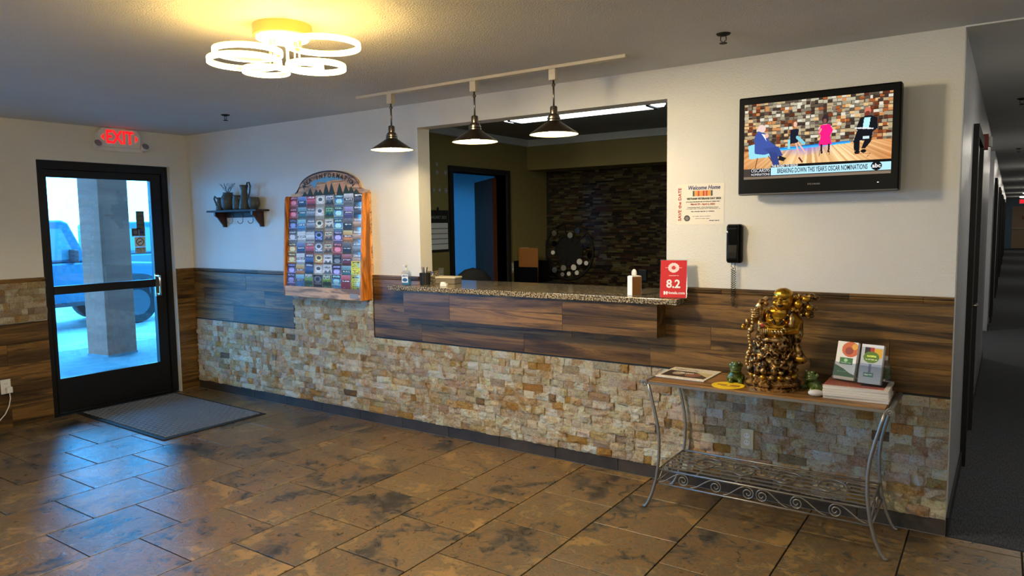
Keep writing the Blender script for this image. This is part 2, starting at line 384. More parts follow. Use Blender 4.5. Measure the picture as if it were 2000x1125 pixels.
# ---- stones
PAL = [((240,230,212),7), ((232,216,190),6), ((222,196,152),2.5), ((208,164,98),1), ((216,202,184),4), ((186,168,148),1.5), ((140,118,98),.4), ((250,246,236),5), ((212,182,158),1)]
PC = [np.array(c) for c, _ in PAL]; PW = np.array([w for _, w in PAL]); PW = PW/PW.sum()
def stone_geo(w, h, proud):
    nx = 5 if w > .06 else 4; nz = 4
    vs = []; fs = []
    for j in range(nz):
        for i in range(nx):
            ed = i in (0, nx-1) or j in (0, nz-1)
            x = -w/2+w*i/(nx-1); z = -h/2+h*j/(nz-1)
            if not ed: x += random.uniform(-.2, .2)*w/(nx-1); z += random.uniform(-.2, .2)*h/3
            vs.append((x, -(proud*(.78 if ed else 1.0)+random.uniform(-.006, .006)), z))
    for j in range(nz-1):
        for i in range(nx-1):
            a = j*nx+i; q = (a, a+1, a+nx+1, a+nx)
            if (i+j) % 2: fs += [(q[0],q[1],q[2]), (q[0],q[2],q[3])]
            else: fs += [(q[0],q[1],q[3]), (q[1],q[2],q[3])]
    loop = [i for i in range(nx)]+[j*nx+nx-1 for j in range(1, nz)]+[(nz-1)*nx+i for i in range(nx-2, -1, -1)]+[j*nx for j in range(nz-2, 0, -1)]
    n = len(vs); vs += [(vs[i][0], 0, vs[i][2]) for i in loop]; m = len(loop)
    fs += [(loop[k], n+k, n+(k+1) % m, loop[(k+1) % m]) for k in range(m)]
    return vs, fs
stones = []           # (u along wall, z, w, h, wall)
def lay(u0, u1, z0, z1, rows, wall):
    rh = (z1-z0)/rows
    for r in range(rows):
        u = u0
        while u < u1-.004:
            w = random.choice((.045,.05,.06,.07,.08,.1,.1,.12,.15)); 
            if u1-u-w < .045: w = u1-u
            stones.append((u+w/2, z0+rh*(r+.5), w-.0015, rh-.0015, wall)); u += w
lay(.03, XR, .082, .686, 12, 'back'); lay(1.482, 2.432, .686, 1.15, 9, 'back'); lay(-2.34, DY0-.002, .832, 1.147, 6, 'left')
def seen(s):
    return s[4] == 'left' and s[0] > -1.75 or s[4] == 'back' and s[1] < .985
def size_key(s):
    if not seen(s): return 0
    d = math.hypot(s[0]-6.46, 4.0) if s[4] == 'back' else 8.0
    return s[2]/d*(4/d if s[4] == 'back' else .9)
order = sorted(range(len(stones)), key=lambda i: -size_key(stones[i]))
# every stone of a small pattern stays in the wall's own count: up to 300 as parts on the back wall, the left wall's few as parts too
single = set([i for i in order if stones[i][4] == 'back'][:300]+[i for i in order if stones[i][4] == 'left' and seen(stones[i])])
mass = {'back': MB(), 'left': MB()}
for i, (u, z, w, h, wl) in enumerate(stones):
    vs, fs = stone_geo(w, h, random.uniform(.013, .034))
    c = PC[rng.choice(len(PC), p=PW)]*np.array((1.0,.985,.93))+rng.normal(0, 3, 3)+rng.normal(0, 10)
    if wl == 'left': c = c*.82+np.array((170,140,105))*.12
    col = tuple(float(q) for q in lin(np.clip(c, 20, 252)/255.))
    if wl == 'left': vs = [(-y, x, zz) for x, y, zz in vs]
    pos = (u, 0, z) if wl == 'back' else (0, u, z)
    if i in single:
        o = MB().add(vs, fs, col).build('stone', MAT['split_stone'], wall_back if wl == 'back' else wall_left, M=Matrix.Translation(pos))
    else:
        mass[wl].add([(x+pos[0], y+pos[1], zz+pos[2]) for x, y, zz in vs], fs, col)
tag(mass['back'].build('stone_facing', MAT['split_stone'], wall_back, fix=False), kind='stuff')
tag(mass['left'].build('stone_facing', MAT['split_stone'], wall_left, fix=False), kind='stuff')
# ---- wood-look planks
def plank_rows(u0, u1, z0, z1, rows, wall, starts, L=.91, proud=.012, mat='plank_wood', parent=None):
    rh = (z1-z0)/rows
    for r in range(rows):
        u = u0-starts[r % len(starts)]
        while u < u1:
            a, c = max(u, u0), min(u+L, u1); u += L
            if c-a < .01: continue
            za, zb = z0+rh*r+.001, z0+rh*(r+1)-.001; g = .001; p = proud+random.uniform(-.001, .001)
            cx = (a+c)/2; hw = (c-a)/2-g; hh = (zb-za)/2
            bm = MB()
            if wall == 'back': bm.box(-hw, -p, -hh, hw, 0, hh); pos = (cx, 0, (za+zb)/2)
            else: bm.box(0, -hw, -hh, p, hw, hh); pos = (0, cx, (za+zb)/2)
            bm.build('plank', MAT[mat if wall == 'back' else 'plank_wood_side'], parent or (wall_back if wall == 'back' else wall_left), M=Matrix.Translation(pos))
plank_rows(.013, 1.478, .694, 1.146, 3, 'back', (.3, .75, .1))
plank_rows(2.436, XR, .694, 1.0845, 3, 'back', (.42, .05, .6))
plank_rows(2.436, OX0, 1.0845, 1.146, 1, 'back', (.2,)); plank_rows(OX1, XR, 1.0845, 1.146, 1, 'back', (.33,))
plank_rows(-2.34, DY0-.002, -.004, .826, 5, 'left', (.2, .65, .4)); plank_rows(DY1+.002, -.001, -.004, 1.146, 7, 'left', (.3,))
# thin dark metal edge between wood and stone
b = MB().box(.013,-.016,.686,1.478,0,.693).box(2.436,-.016,.686,XR,0,.693).box(1.4785,-.016,.693,1.4815,0,1.146).box(2.4325,-.016,.693,2.4355,0,1.146)
b.build('edge_strip', MAT['tail_dark'], wall_back)
# ---- chair rail in short lengths
def rail(u0, u1, wall, name):
    root = None; u = u0; prof = [(0,0), (.014,0), (.017,.006), (.021,.010), (.021,.016), (.026,.022), (.026,.030), (.022,.033), (0,.033)]
    while u < u1-.005:
        w = min(.33, u1-u); hw = w/2-.0008; n = len(prof); vs = []
        for s in (-hw, hw):
            for d, z in prof: vs.append((s, -d, z) if wall == 'back' else (d, s, z))
        fs = [tuple(range(n)), tuple(range(n, 2*n))]+[(i, (i+1) % n, (i+1) % n+n, i+n) for i in range(n)]
        M = Matrix.Translation((u+w/2, 0, 1.146) if wall == 'back' else (0, u+w/2, 1.146))
        o = MB().add(vs, fs).build('rail_piece', MAT['plank_wood' if wall == 'back' else 'plank_wood_side'], root, M=M if root is None else root.matrix_basis.inverted() @ M)
        if root is None: o.name = name; root = o; struct(o)
        u += w
rail(.026, 1.49, 'back', 'trim_1'); rail(2.44, 2.915, 'back', 'trim_2'); rail(4.847, XR, 'back', 'trim_3'); rail(-2.34, DY0-.002, 'left', 'trim_4'); rail(DY1+.002, -.001, 'left', 'trim_5')
# ---- tile baseboard
u = 2.246-.457*5; root = None
while u < XR:
    a, c = max(u, .013), min(u+.457, XR)
    if c-a > .01:
        M = Matrix.Translation(((a+c)/2, 0, .0405)); hw = (c-a)/2-.0015
        o = MB().box(-hw,-.012,-.0395,hw,0,.0395).build('base_tile', MAT['base_tile'], root, M=M if root is None else root.matrix_basis.inverted() @ M, bevel=.002)
        if root is None: o.name = 'baseboard_back'; root = o; struct(o)
    u += .457
struct(MB().box(0,-7.4,0,.012,-2.36,.08).build('baseboard_left', MAT['base_tile']))
# ---- office and the blue-lit room behind its door
ODY0, ODY1, ODZ = 1.21, 2.09, 2.05
wol = struct(boxes('wall_office_left', [(2.13,.13,0,2.25,ODY0,H), (2.13,ODY1,0,2.25,3.05,H), (2.13,ODY0,ODZ,2.25,ODY1,H)], 'office_paint'))
wob = struct(boxes('wall_office_back', [(2.25,2.9,0,6.17,3.05,H), (2.25,2.5,2.125,6.17,2.9,H)], 'office_paint'))
struct(boxes('trim_6', [(2.25,2.46,2.37,6.17,2.5,H), (2.25,.13,2.37,2.29,2.46,H)], 'ceiling_paint'))
cols = [C(52,44,34), C(66,60,44), C(86,80,58), C(40,30,24), C(58,40,30), C(74,66,40), C(30,26,24)]
simple('mosaic_bed', C(24,22,18), .7)
b = MB(); rh = .0195; z = .0
MB().box(2.25,2.893,.8,4.75,2.9,2.125).build('mosaic_bed', MAT['mosaic_bed'], wob)
z = .85
while z < 2.12:
    x = 2.255-random.random()*.05
    while x < 4.7:
        w = random.choice((.05,.075,.1,.1))
        if x > 2.24: b.box(x+.001,2.886,z+.001,x+w-.001,2.893,z+rh-.001, random.choice(cols))
        x += w
    z += rh
t = NT('glass_mosaic').set(rough=.16, spec=.5); at = t.n('ShaderNodeAttribute', attribute_name='Col'); t.base(at.outputs['Color']); MAT['glass_mosaic'] = t.m
tag(b.build('mosaic_tiles', MAT['glass_mosaic'], wob, fix=False), kind='stuff')
struct(boxes('wall_bedroom', [(0,3.3,0,2.25,3.4,H), (-.12,.13,0,0,1.3,H), (-.12,2.9,0,0,3.4,H), (-.12,1.3,0,0,2.9,.8), (-.12,1.3,2.1,0,2.9,H), (2.13,3.05,0,2.25,3.3,H)], 'blue_room_paint'))
wb = struct(boxes('window_2', [(-.1,1.3,.8,-.04,1.36,2.1), (-.1,2.84,.8,-.04,2.9,2.1), (-.1,1.36,2.04,-.04,2.84,2.1), (-.1,1.36,.8,-.04,2.84,.86)], 'white_plastic'))
MB().box(-.075,1.36,.86,-.069,2.84,2.04).build('pane', MAT['pane_glass'], wb)
for k in range(26): MB().box(-.03,1.33,.9+k*.045,.01,2.87,.903+k*.045).build('blind_slat', MAT['white_plastic'], wb)
d2 = struct(MB().box(2.11,ODY0-.05,0,2.275,ODY0,ODZ+.05).box(2.11,ODY1,0,2.275,ODY1+.05,ODZ+.05).box(2.11,ODY0,ODZ,2.275,ODY1,ODZ+.05).build('door_2', MAT['black_matte']))
simple('door_veneer', C(78,44,28), .85, 0, .05)
leaf = MB().box(0,-.02,.01,.84,.02,2.03).build('door_leaf', MAT['door_veneer'], d2, M=T(2.13, ODY1-.03, 0, rz=math.radians(140)))
MB().ell((.78,-.06,.98),.028).tube([(.78,-.02,.98),(.78,-.055,.98)],.012).build('knob', MAT['nickel'], leaf, smooth=True)
# ---- hallway
def hb(name, y0, y1, z0, z1, mat, parent=None, proud=0, thick=.12):
    if name.startswith('wall'): z0 = -.12
    vs = [(hx(y0)+proud,y0,z0),(hx(y1)+proud,y1,z0),(hx(y1)-thick,y1,z0),(hx(y0)-thick,y0,z0)]; vs += [(x,y,z1) for x,y,_ in vs]
    return MB().add(vs, [(0,1,2,3),(4,7,6,5),(0,4,5,1),(1,5,6,2),(2,6,7,3),(3,7,4,0)]).build(name, MAT[mat], parent)
wh = struct(hb('wall_hallway_left', .13, 5.4, 0, H, 'hall_paint'))
struct(hb('wall_hallway_far', 7.7, YE, 0, H, 'hall_paint', None, .0))
struct(boxes('wall_side_passage', [(4.3,5.4,0,4.4,7.7,H), (4.4,5.3,0,6.22,5.4,H), (4.4,7.7,0,6.24,7.8,H)], 'hall_paint'))
struct(boxes('wall_hallway_right', [(8.2,.13,0,8.3,YE,H)], 'hall_paint'))
struct(hb('baseboard_hallway', .0, 1.2, 0, .09, 'black_matte', None, .012, -.001)); struct(hb('baseboard_hallway', 2.22, 5.39, 0, .09, 'black_matte', None, .012, -.001)); struct(hb('baseboard_hallway', 7.69, 8.5, 0, .09, 'black_matte', None, .012, -.001))
for n, (ya, yb) in enumerate([(1.2,2.2), (8.6,9.6), (12.6,13.6), (14.4,15.4), (18.4,19.4), (20.2,21.2), (24.2,25.2), (26,27), (30,31), (32,33)]):
    d = struct(hb('door_%d' % (n+3), ya, ya+.07, 0, 2.12, 'black_matte', None, .03, -.001))
    hb('door_jamb', yb-.07, yb, 0, 2.12, 'black_matte', d, .03, -.001); hb('door_head', ya+.07, yb-.07, 2.05, 2.12, 'black_matte', d, .03, -.001)
    hb('door_leaf', ya+.07, yb-.07, 0.01, 2.05, 'dark_wood', d, .008, -.001)
    if n == 0: MB().tube([(hx(1.3)+.01,1.36,1.0),(hx(1.3)+.05,1.36,1.0),(hx(1.3)+.05,1.48,1.0)],.009).build('door_handle', MAT['nickel'], d, smooth=True)
struct(MB().box(XR,-.012,H-.008,8.2,.0,H-.001).build('trim_8', MAT['white_plastic']))
simple('blue_lit_wall', C(96,128,150), .5)  # blue light at the hallway end is put into this colour
struct(boxes('wall_hallway_end', [(6.4,YE,0,8.8,YE+.1,H)], 'blue_lit_wall'))
de = struct(MB().box(6.86,YE-.05,0,6.92,YE,2.04).box(7.86,YE-.05,0,7.92,YE,2.04).box(6.86,YE-.05,2.04,7.92,YE,2.1).build('door_20', MAT['blue_lit_wall']))
simple('tan_door', C(176,150,120), .6)
MB().box(6.92,YE-.03,.02,7.86,YE,2.04).build('door_leaf', MAT['tan_door'], de)
MB().box(6.94,YE-.1,.95,7.84,YE-.06,1.0).box(6.96,YE-.06,.96,7.0,YE-.03,.99).box(7.78,YE-.06,.96,7.82,YE-.03,.99).build('push_bar', MAT['nickel'], de)
MB().box(7.3,YE-.035,1.4,7.62,YE-.03,1.58).build('notice', MAT['fire_red'], de)

# ---- outdoors
t = NT('snow').set(rough=.7); v = t.coords('Position'); a = t.noise(v, .9, 6, .6, .6); b2 = t.noise(v, 5, 5)
t.base(t.ramp(a.outputs[0], [(.36, C(70,76,80)), (.46, C(128,136,138)), (.6, C(160,166,166))])); t.bump(b2.outputs[0], .8, .05); MAT['snow'] = t.m
t = NT('concrete').set(rough=.8); v = t.coords('Position'); a = t.noise(v, 6, 6)
t.base(t.ramp(a.outputs[0], [(.3, C(84,90,94)), (.7, C(112,116,118))])); t.bump(a.outputs[0], .3, .005); MAT['concrete'] = t.m
tag(boxes('snowy_ground', [(-90,-60,-.3,-3.75,90,-.10)], 'snow'), 'slushy white snow covering the parking lot beyond the glass door', 'snow', kind='stuff')
struct(boxes('sidewalk', [(-3.75,-9,-.3,-.15,12,-.04)], 'concrete'))
struct(boxes('porch_roof', [(-3.6,-9,2.75,-.15,12,2.95)], 'concrete'))

# ================================================================== OBJECTS
# ---- entrance door
d1 = struct(MB().box(-.14,DY0+.06,0,-.112,DY0+.085,DZ-.07).box(-.14,DY1-.085,0,-.112,DY1-.06,DZ-.07).box(-.14,DY0+.085,DZ-.095,-.112,DY1-.085,DZ-.07).box(-.14,DY0,0,-.05,DY0+.06,DZ).box(-.14,DY1-.06,0,-.05,DY1,DZ).box(-.14,DY0+.06,DZ-.07,-.05,DY1-.06,DZ).box(-.14,DY0+.06,0,-.05,DY1-.06,.015).build('door_1', MAT['black_metal'], bevel=.003))
LY0, LY1, LZ1 = DY0+.064, DY1-.064, DZ-.074
GY0, GY1, GZ0, GZ1 = LY0+.03, LY1-.10, .305, 2.0
leaf = MB().box(-.11,LY0,.018,-.062,GY0,LZ1).box(-.11,GY1,.018,-.062,LY1,LZ1).box(-.11,GY0,.018,-.062,GY1,GZ0).box(-.11,GY0,GZ1,-.062,GY1,LZ1).box(-.11,GY0,1.02,-.055,GY1,1.09).build('door_leaf', MAT['black_metal'], d1, bevel=.002)
MB().box(-.089,GY0,1.09,-.083,GY1,GZ1).build('pane', MAT['pane_glass'], d1)
MB().box(-.089,GY0,GZ0,-.083,GY1,1.02).build('pane', MAT['pane_glass'], d1)
hy = -.345
MB().box(-.062,hy-.018,.93,-.05,hy+.018,1.14).tube([(-.05,hy,1.12),(-.005,hy,1.12),(.0,hy,1.10),(.0,hy,.97),(-.005,hy,.95),(-.05,hy,.95)],.011).build('door_handle', MAT['chrome'], leaf, smooth=True, angle=40)
def sticker(y, z, w, h, cv): return picture('sticker', cv, w, h, MAT['print'], d1, Matrix.Translation((-.081,y,z)) @ FACE_RIGHT, .0006)
cv = Canvas(12,28,(60,66,62)); [cv.rect(.1,.06+.24*k,.9,.25+.24*k,(88,96,84)) for k in range(4)]; sticker(-.405-.05,1.64,.075,.165,cv)
cv = Canvas(30,20,(150,160,165)); cv.rect(.05,.1,.5,.9,(52,58,66)).ell(.27,.5,.15,.27,(110,112,116)).rect(.56,.1,.95,.9,(70,84,110)).rect(.64,.4,.88,.6,(30,40,90)); sticker(-.478,1.53,.125,.075,cv)
cv = Canvas(56,52,(205,212,215)); cv.ell(.5,.5,.38,.4,(90,96,105)).ell(.5,.5,.28,.3,(205,212,215)).line([(.3,.68),(.7,.3)],.07,(90,96,105)).line([(.35,.5),(.65,.5)],.06,(60,60,60)); sticker(-.468,1.443,.1,.09,cv)
cv = Canvas(26,14,(170,180,185)); [cv.words(.1,.2+.2*k,.9,.1,(80,90,100)) for k in range(4)]; sticker(-.468,1.365,.1,.055,cv)
# ---- exit sign
e = thing('exit_sign', 'lit red EXIT sign with two lamp heads above the glass door', 'exit sign', (.0,-.665,2.24))
MB().prism([(-.17,.035),(.17,.035),(.185,.06),(.185,.15),(.15,.195),(-.15,.195),(-.185,.15),(-.185,.06)], -.055, 0, T(rz=PI/2)).build('housing', MAT['white_plastic'], e, bevel=.004)
MB().box(0,-.2,0,.05,.2,.035).build('battery_case', MAT['white_plastic'], e, bevel=.004)
red = emissive('exit_red', (1.0,.008,.012), .42)
text('exit_letters', 'EXIT', .155, red, e, Matrix.Translation((.056,0,.115)) @ FACE_RIGHT, bold=.004, width=.24, extrude=.001)
for s in (-1, 1):
    MB().prism([(s*.16,.115),(s*.135,.145),(s*.135,.085)], -.058, -.055, T(rz=PI/2)).build('arrow', red, e)
    hd = MB().lathe([(.012,-.03),(.026,-.01),(.034,.03),(.034,.036)], n=16, M=T(.06, s*.205, .04, ry=math.radians(65))).build('lamp_head', MAT['white_plastic'], e, smooth=True, angle=40)
    MB().lathe([(.0305,.0365),(.0305,.0375)], n=16, M=T(.06, s*.205, .04, ry=math.radians(65))).build('lens', MAT['chrome'], hd)
MB().box(.0,-.06,.195,.05,.06,.199).build('top_bracket', MAT['white_plastic'], e)
# ---- floor mat
m = thing('door_mat', 'dark grey ribbed rubber-edged mat lying inside the glass door', 'door mat', (.73,-.735,0), math.radians(-1.5))
W2, D2 = .70, .44
MB().box(-W2,-D2,.0005,W2,D2,.007).build('border', MAT['black_matte'], m, bevel=.002)
simple('mat_pile', C(118,122,130), .6)
b = MB(); p = .034
for i in range(int(2*(W2-.03)/p)):
    for j in range(int(2*(D2-.03)/p)):
        x = -W2+.035+i*p; y = -D2+.035+j*p
        if (i+j) % 2: b.box(x+.002,y+.006,.007,x+p-.002,y+p*.40,.013).box(x+.002,y+p*.60,.007,x+p-.002,y+p-.006,.013)
        else: b.box(x+.006,y+.002,.007,x+p*.40,y+p-.002,.013).box(x+p*.60,y+.002,.007,x+p-.006,y+p-.002,.013)
tag(b.build('ribbing', MAT['mat_pile'], m, fix=False), kind='stuff')
# ---- ring ceiling lamp
simple('lamp_gold', C(196,160,96), .5, .1)
warm_white = emissive('ring_glow', (1.0,.68,.25), RING_EMIT); yellow = emissive('ring_upglow', (1.0,.55,.06), RING_TOP_EMIT)
rings = [((3.827,-2.073),2.29,.135), ((3.824,-2.088),2.25,.143), ((3.761,-1.934),2.245,.095), ((4.044,-1.898),2.23,.118), ((3.89,-1.826),2.265,.075), ((4.069,-1.877),2.32,.15)]
def band(R, r, z0, z1, n=56): 
    return MB().lathe([(r,z0),(R,z0),(R,z1),(r,z1),(r,z0)], n=n, cap=False)
def ring_lamp(cx, cy, lab):
    L = thing('ring_ceiling_lamp', lab, 'ceiling lamp', (cx,cy,H), group='ring ceiling lamps')
    MB().lathe([(.118,-.05),(.125,-.046),(.125,0)], n=40).build('ceiling_base', MAT['lamp_gold'], L, smooth=True, angle=40)
    MB().lathe([(.1,-.062),(.112,-.058),(.112,-.0505)], n=40).build('base_diffuser', warm_white, L)
    for (x, y), z, R in rings:
        x -= 3.816; y += 1.882; z -= H
        o = band(R+.0055, R-.0055, -.010, .010).build('ring', warm_white, L, M=Matrix.Translation((x,y,z)), smooth=True, angle=40)
        band(R+.0045, R-.0045, .0102, .0125).build('ring_uplight', yellow, o)
        band(R-.0057, R-.0072, -.007, .007).build('inner_rim', MAT['lamp_gold'], o, smooth=True, angle=40)
        d = Vector((-x, -y)); d = d/d.length if d.length > .01 else Vector((1,0)); px, py = x+d.x*R, y+d.y*R
        if math.hypot(px, py) > .1: px, py = px*.1/math.hypot(px,py), py*.1/math.hypot(px,py)
        for s in (-.012, .012): MB().tube([(px-d.y*s, py+d.x*s, -.058), (px-d.y*s, py+d.x*s, z+.0)], .0035, 8).build('stem', MAT['lamp_gold'], L, smooth=True)
        ex, ey = x+d.x*R, y+d.y*R
        if math.hypot(ex-px, ey-py) > .01: MB().bar((px,py,z),(ex,ey,z),.012,.01).build('arm', MAT['lamp_gold'], L)

def ring_lamp_light(cx, cy):
    ld = bpy.data.lights.new('ring_lamp_light', 'SPOT'); ld.energy = RING_DOWN; ld.color = (1.0,.86,.60); ld.spot_size = math.radians(179); ld.spot_blend = .22; ld.shadow_soft_size = .14
    lo = bpy.data.objects.new('ring_lamp_light', ld); COL.objects.link(lo); lo.location = (cx, cy, 2.30); lo.rotation_euler = (math.radians(4), math.radians(-7), 0)
ring_lamp_light(3.93,-1.90)
ring_lamp(3.816,-1.882,'modern ceiling lamp of overlapping glowing rings in front of the counter')
globe_m = emissive('fill_globe_glow', (1.0,.91,.68), FILL_EMIT)  # unseen globes added behind the camera as fill light
for x, y, lab in ((5.5,-5.2,'added fill-light globe behind the viewer, in the middle of the lobby'), (7.4,-5.4,'added fill-light globe behind the viewer, at the far right of the lobby'), (2.9,-5.6,'added fill-light globe behind the viewer, near the added side window')):
    q = thing('fill_globe', lab, 'pendant lamp', (x,y,H), group='added fill-light globes'); MB().lathe([(.03,-.04),(.07,-.02),(.075,0)], n=28).build('canopy', MAT['nickel'], q, smooth=True, angle=40); MB().tube([(0,0,-.03),(0,0,-.34)],.008,8).build('rod', MAT['nickel'], q, smooth=True); MB().ell((0,0,-.52),(.2,.2,.19),28,16).build('globe', globe_m, q, smooth=True)
# ---- track and pendants
MB().box(2.79,-.475,H-.018,4.80,-.437,H).build('track_rail', MAT['cream_metal'], None, bevel=.002)
tag(bpy.data.objects['track_rail'], 'long cream track bar fixed to the ceiling above the pendants', 'lighting track')
bulb_m = emissive('bulb_glow', (1.0,.78,.42), PENDANT_EMIT*2)
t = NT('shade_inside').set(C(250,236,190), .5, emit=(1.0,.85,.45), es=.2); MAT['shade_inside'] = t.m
for x, lab in ((3.098,'cone pendant lamp nearest the brochure rack'), (3.79,'middle cone pendant lamp of the three on the track'), (4.35,'cone pendant lamp in front of the fluorescent light')):
    q = thing('pendant_lamp', lab, 'pendant lamp', (x,-.456,2.06), group='pendants on the ceiling track')
    MB().box(-.022,-.019,.30,.022,.019,.362).box(-.0225,-.0195,.33,.0225,.0195,.336).build('track_adapter', MAT['cream_metal'], q, bevel=.003)
    MB().tube([(0,0,.14),(0,0,.30)],.0055,10).build('rod', MAT['nickel'], q, smooth=True)
    MB().ell((0,0,.275),.011).build('swivel', MAT['nickel'], q, smooth=True)
    MB().lathe([(.001,.158),(.017,.157),(.021,.15),(.021,.115),(.03,.108),(.034,.10),(.034,.095),(.038,.093),(.038,.086),(.034,.084),(.039,.08),(.039,.073),(.034,.071)], n=28).build('socket_cap', MAT['nickel'], q, smooth=True, angle=35)
    sh = MB().lathe([(.034,.0735),(.06,.056),(.135,.006),(.1405,.0),(.139,-.001),(.1385,.0005)], n=40, cap=False).build('shade', MAT['dark_nickel'], q, smooth=True, angle=40)
    MB().lathe([(.033,.070),(.059,.0535),(.134,.0035),(.1383,.0003)], n=40, cap=False).build('shade_lining', MAT['shade_inside'], sh, smooth=True)
    MB().ell((0,0,.022),(.03,.03,.028)).build('bulb', bulb_m, q, smooth=True)
# ---- sprinklers
def sprinkler(x, y, lab):
    q = thing('sprinkler_head', lab, 'sprinkler', (x,y,H), group='ceiling sprinklers')
    MB().lathe([(.004,-.014),(.03,-.006),(.034,0)], n=20).build('escutcheon', MAT['black_matte'], q, smooth=True)
    MB().tube([(-.012,0,-.012),(-.014,0,-.03),(0,0,-.042),(.014,0,-.03),(.012,0,-.012)],.0025,6).build('frame', MAT['dark_nickel'], q, smooth=True)
    MB().lathe([(.018,-.046),(.018,-.043)], n=16).build('deflector', MAT['black_matte'], q)
sprinkler(1.42,-.545,'small dark sprinkler head on the ceiling above the wall shelf'); sprinkler(5.345,-.555,'dark sprinkler head on the ceiling above the television')
sprinkler(6.56,2.68,'nearest sprinkler head on the hallway ceiling'); sprinkler(6.62,7.5,'farther sprinkler head on the hallway ceiling')
# ---- wall shelf with pottery
s = thing('wall_shelf', 'small dark wooden wall shelf with hooks, under the pottery', 'shelf', (.83,0,1.70))
MB().prism([(-.36,0),(.36,0),(.36,.008),(.35,.016),(-.35,.016),(-.36,.008)], -.14, 0).build('board', MAT['shelf_wood'], s)
MB().box(-.28,-.012,-.05,.28,0,0).build('back_rail', MAT['shelf_wood'], s)
br = [(0,0),(-.12,0),(-.118,-.03),(-.085,-.05),(-.06,-.085),(-.035,-.115),(-.03,-.135),(0,-.135)]
for x in (-.27,.27):
    MB().add([(x+sx,y,z) for sx in (-.011,.011) for y,z in br], [tuple(range(8)),tuple(range(8,16))]+[(i,(i+1) % 8,(i+1) % 8+8,i+8) for i in range(8)]).build('bracket', MAT['dark_wood'], s)
for x in (-.15,0,.15):
    MB().tube([(x,-.012,-.02),(x,-.018,-.05),(x,-.018,-.085),(x-.004,-.026,-.1),(x-.012,-.04,-.105),(x-.02,-.052,-.095),(x-.022,-.056,-.08)],.0035,6).build('hook', MAT['iron'], s, smooth=True)
simple('old_pottery', C(72,74,70), .5, .15, bump=(45,.6,.01)); simple('old_pottery_light', C(110,112,104), .5, .1, bump=(45,.6,.01))
def jar(name, x, y, prof, lab, cat, handle=None, mat='old_pottery', spout=None):
    q = thing(name, lab, cat, (x,y,1.7161), group='dark pottery on the wall shelf')
    body = MB().lathe(prof, n=24).build('body', MAT[mat], q, smooth=True)
    if handle: MB().tube(handle, .007, 8).build('handle', MAT['old_pottery'], q, smooth=True)
    if spout: MB().add(*spout).build('spout', MAT['old_pottery'], q)
    zm = max(z for r, z in prof)*.55; rm = max(r for r, z in prof)
    for k in range(7): a = 2*PI*k/7; rr = rm*.96; MB().ell((rr*math.cos(a), rr*math.sin(a), zm*.85),(.005,.005,.013),8,6).build('relief_boss', MAT['old_pottery_light'], q, smooth=True)
jar('small_pitcher',.585,-.075,[(.034,0),(.036,.01),(.03,.05),(.026,.08),(.022,.095),(.028,.118)],'smallest pottery pitcher, at the left end of the shelf','pitcher',[(-.022,-.01,.108),(-.055,-.012,.128),(-.066,-.012,.108),(-.034,-.01,.05)])
jar('storage_pot',.705,-.07,[(.04,0),(.058,.03),(.064,.08),(.06,.115),(.045,.14),(.04,.15),(.046,.158)],'squat round pottery jar with dry twigs above it','jar')
jar('pottery_tumbler',.835,-.07,[(.036,0),(.04,.02),(.038,.09),(.033,.115),(.036,.13)],'straight pottery mug between the round jar and tall pitcher','mug',[(.034,0,.11),(.055,0,.1),(.055,0,.05),(.04,0,.03)])
jar('tall_pitcher',.95,-.075,[(.048,0),(.05,.015),(.04,.08),(.03,.13),(.026,.16),(.034,.2),(.038,.215)],'tallest pottery pitcher with a big looped handle','pitcher',[(.03,0,.19),(.05,0,.235),(.075,0,.235),(.088,0,.205),(.078,0,.15),(.05,0,.1),(.042,0,.08)])
jar('leaning_cup',1.075,-.07,[(.03,0),(.045,.03),(.05,.07),(.044,.1),(.04,.105)],'low pottery cup at the right end of the shelf','cup')
q = thing('dry_twigs', 'thin bare dry twigs rising from the round jar', 'twigs', (.705,-.07,1.86)); b = MB()
for k in range(16):
    a = random.uniform(0, 2*PI); x = y = 0; z = 0; pts = [(0,0,-.02)]
    for i in range(6): x += math.cos(a)*.016+random.uniform(-.016,.016); y += math.sin(a)*.006; z += .016; pts.append((x,y,z))
    b.tube(pts, .0013, 5)
b.build('twig_bundle', MAT['shelf_wood'], q)
# ---- brochure rack
RX0, RX1, RZ0, RZ1 = 1.505, 2.43, .985, 1.812
r = thing('brochure_rack', 'oak wall rack with arched AREA INFORMATION board holding brochures', 'brochure rack', (RX0,-.0,RZ0))
RW, RH = RX1-RX0, RZ1-RZ0
arch = [(0,0),(RW,0),(RW,RH),(RW-.012,RH+.022),(RW-.06,RH+.03),(RW-.095,RH+.045)]
cxa, ra = RW/2, (RW/2-.105)
for k in range(1, 24): a = PI*k/24; arch.append((cxa+ra*math.cos(a), RH+.055+.14*math.sin(a)))
arch += [(.095,RH+.045),(.06,RH+.03),(.012,RH+.022),(0,RH)]
MB().prism(arch, -.02, 0).build('back_board', MAT['oak_flat'], r)
for x0, x1 in ((0,.012),(RW-.018,RW)):
    MB().add([(x,y,z) for x in (x0,x1) for y,z in ((-.02,0),(-.132,0),(-.132,.1),(-.085,RH-.03),(-.07,RH),(-.02,RH))], [tuple(range(6)),tuple(range(6,12))]+[(i,(i+1) % 6,(i+1) % 6+6,i+6) for i in range(6)]).build('side_panel', MAT['oak'], r)
MB().box(.018,-.132,0,RW-.018,-.118,.085).build('front_board', MAT['oak_flat'], r); MB().box(.018,-.118,0,RW-.018,-.02,.014).build('bottom_board', MAT['oak'], r)
MB().box(RW-.13,-.134,.015,RW-.04,-.1322,.05).build('small_sticker', MAT['grey_card'], r)
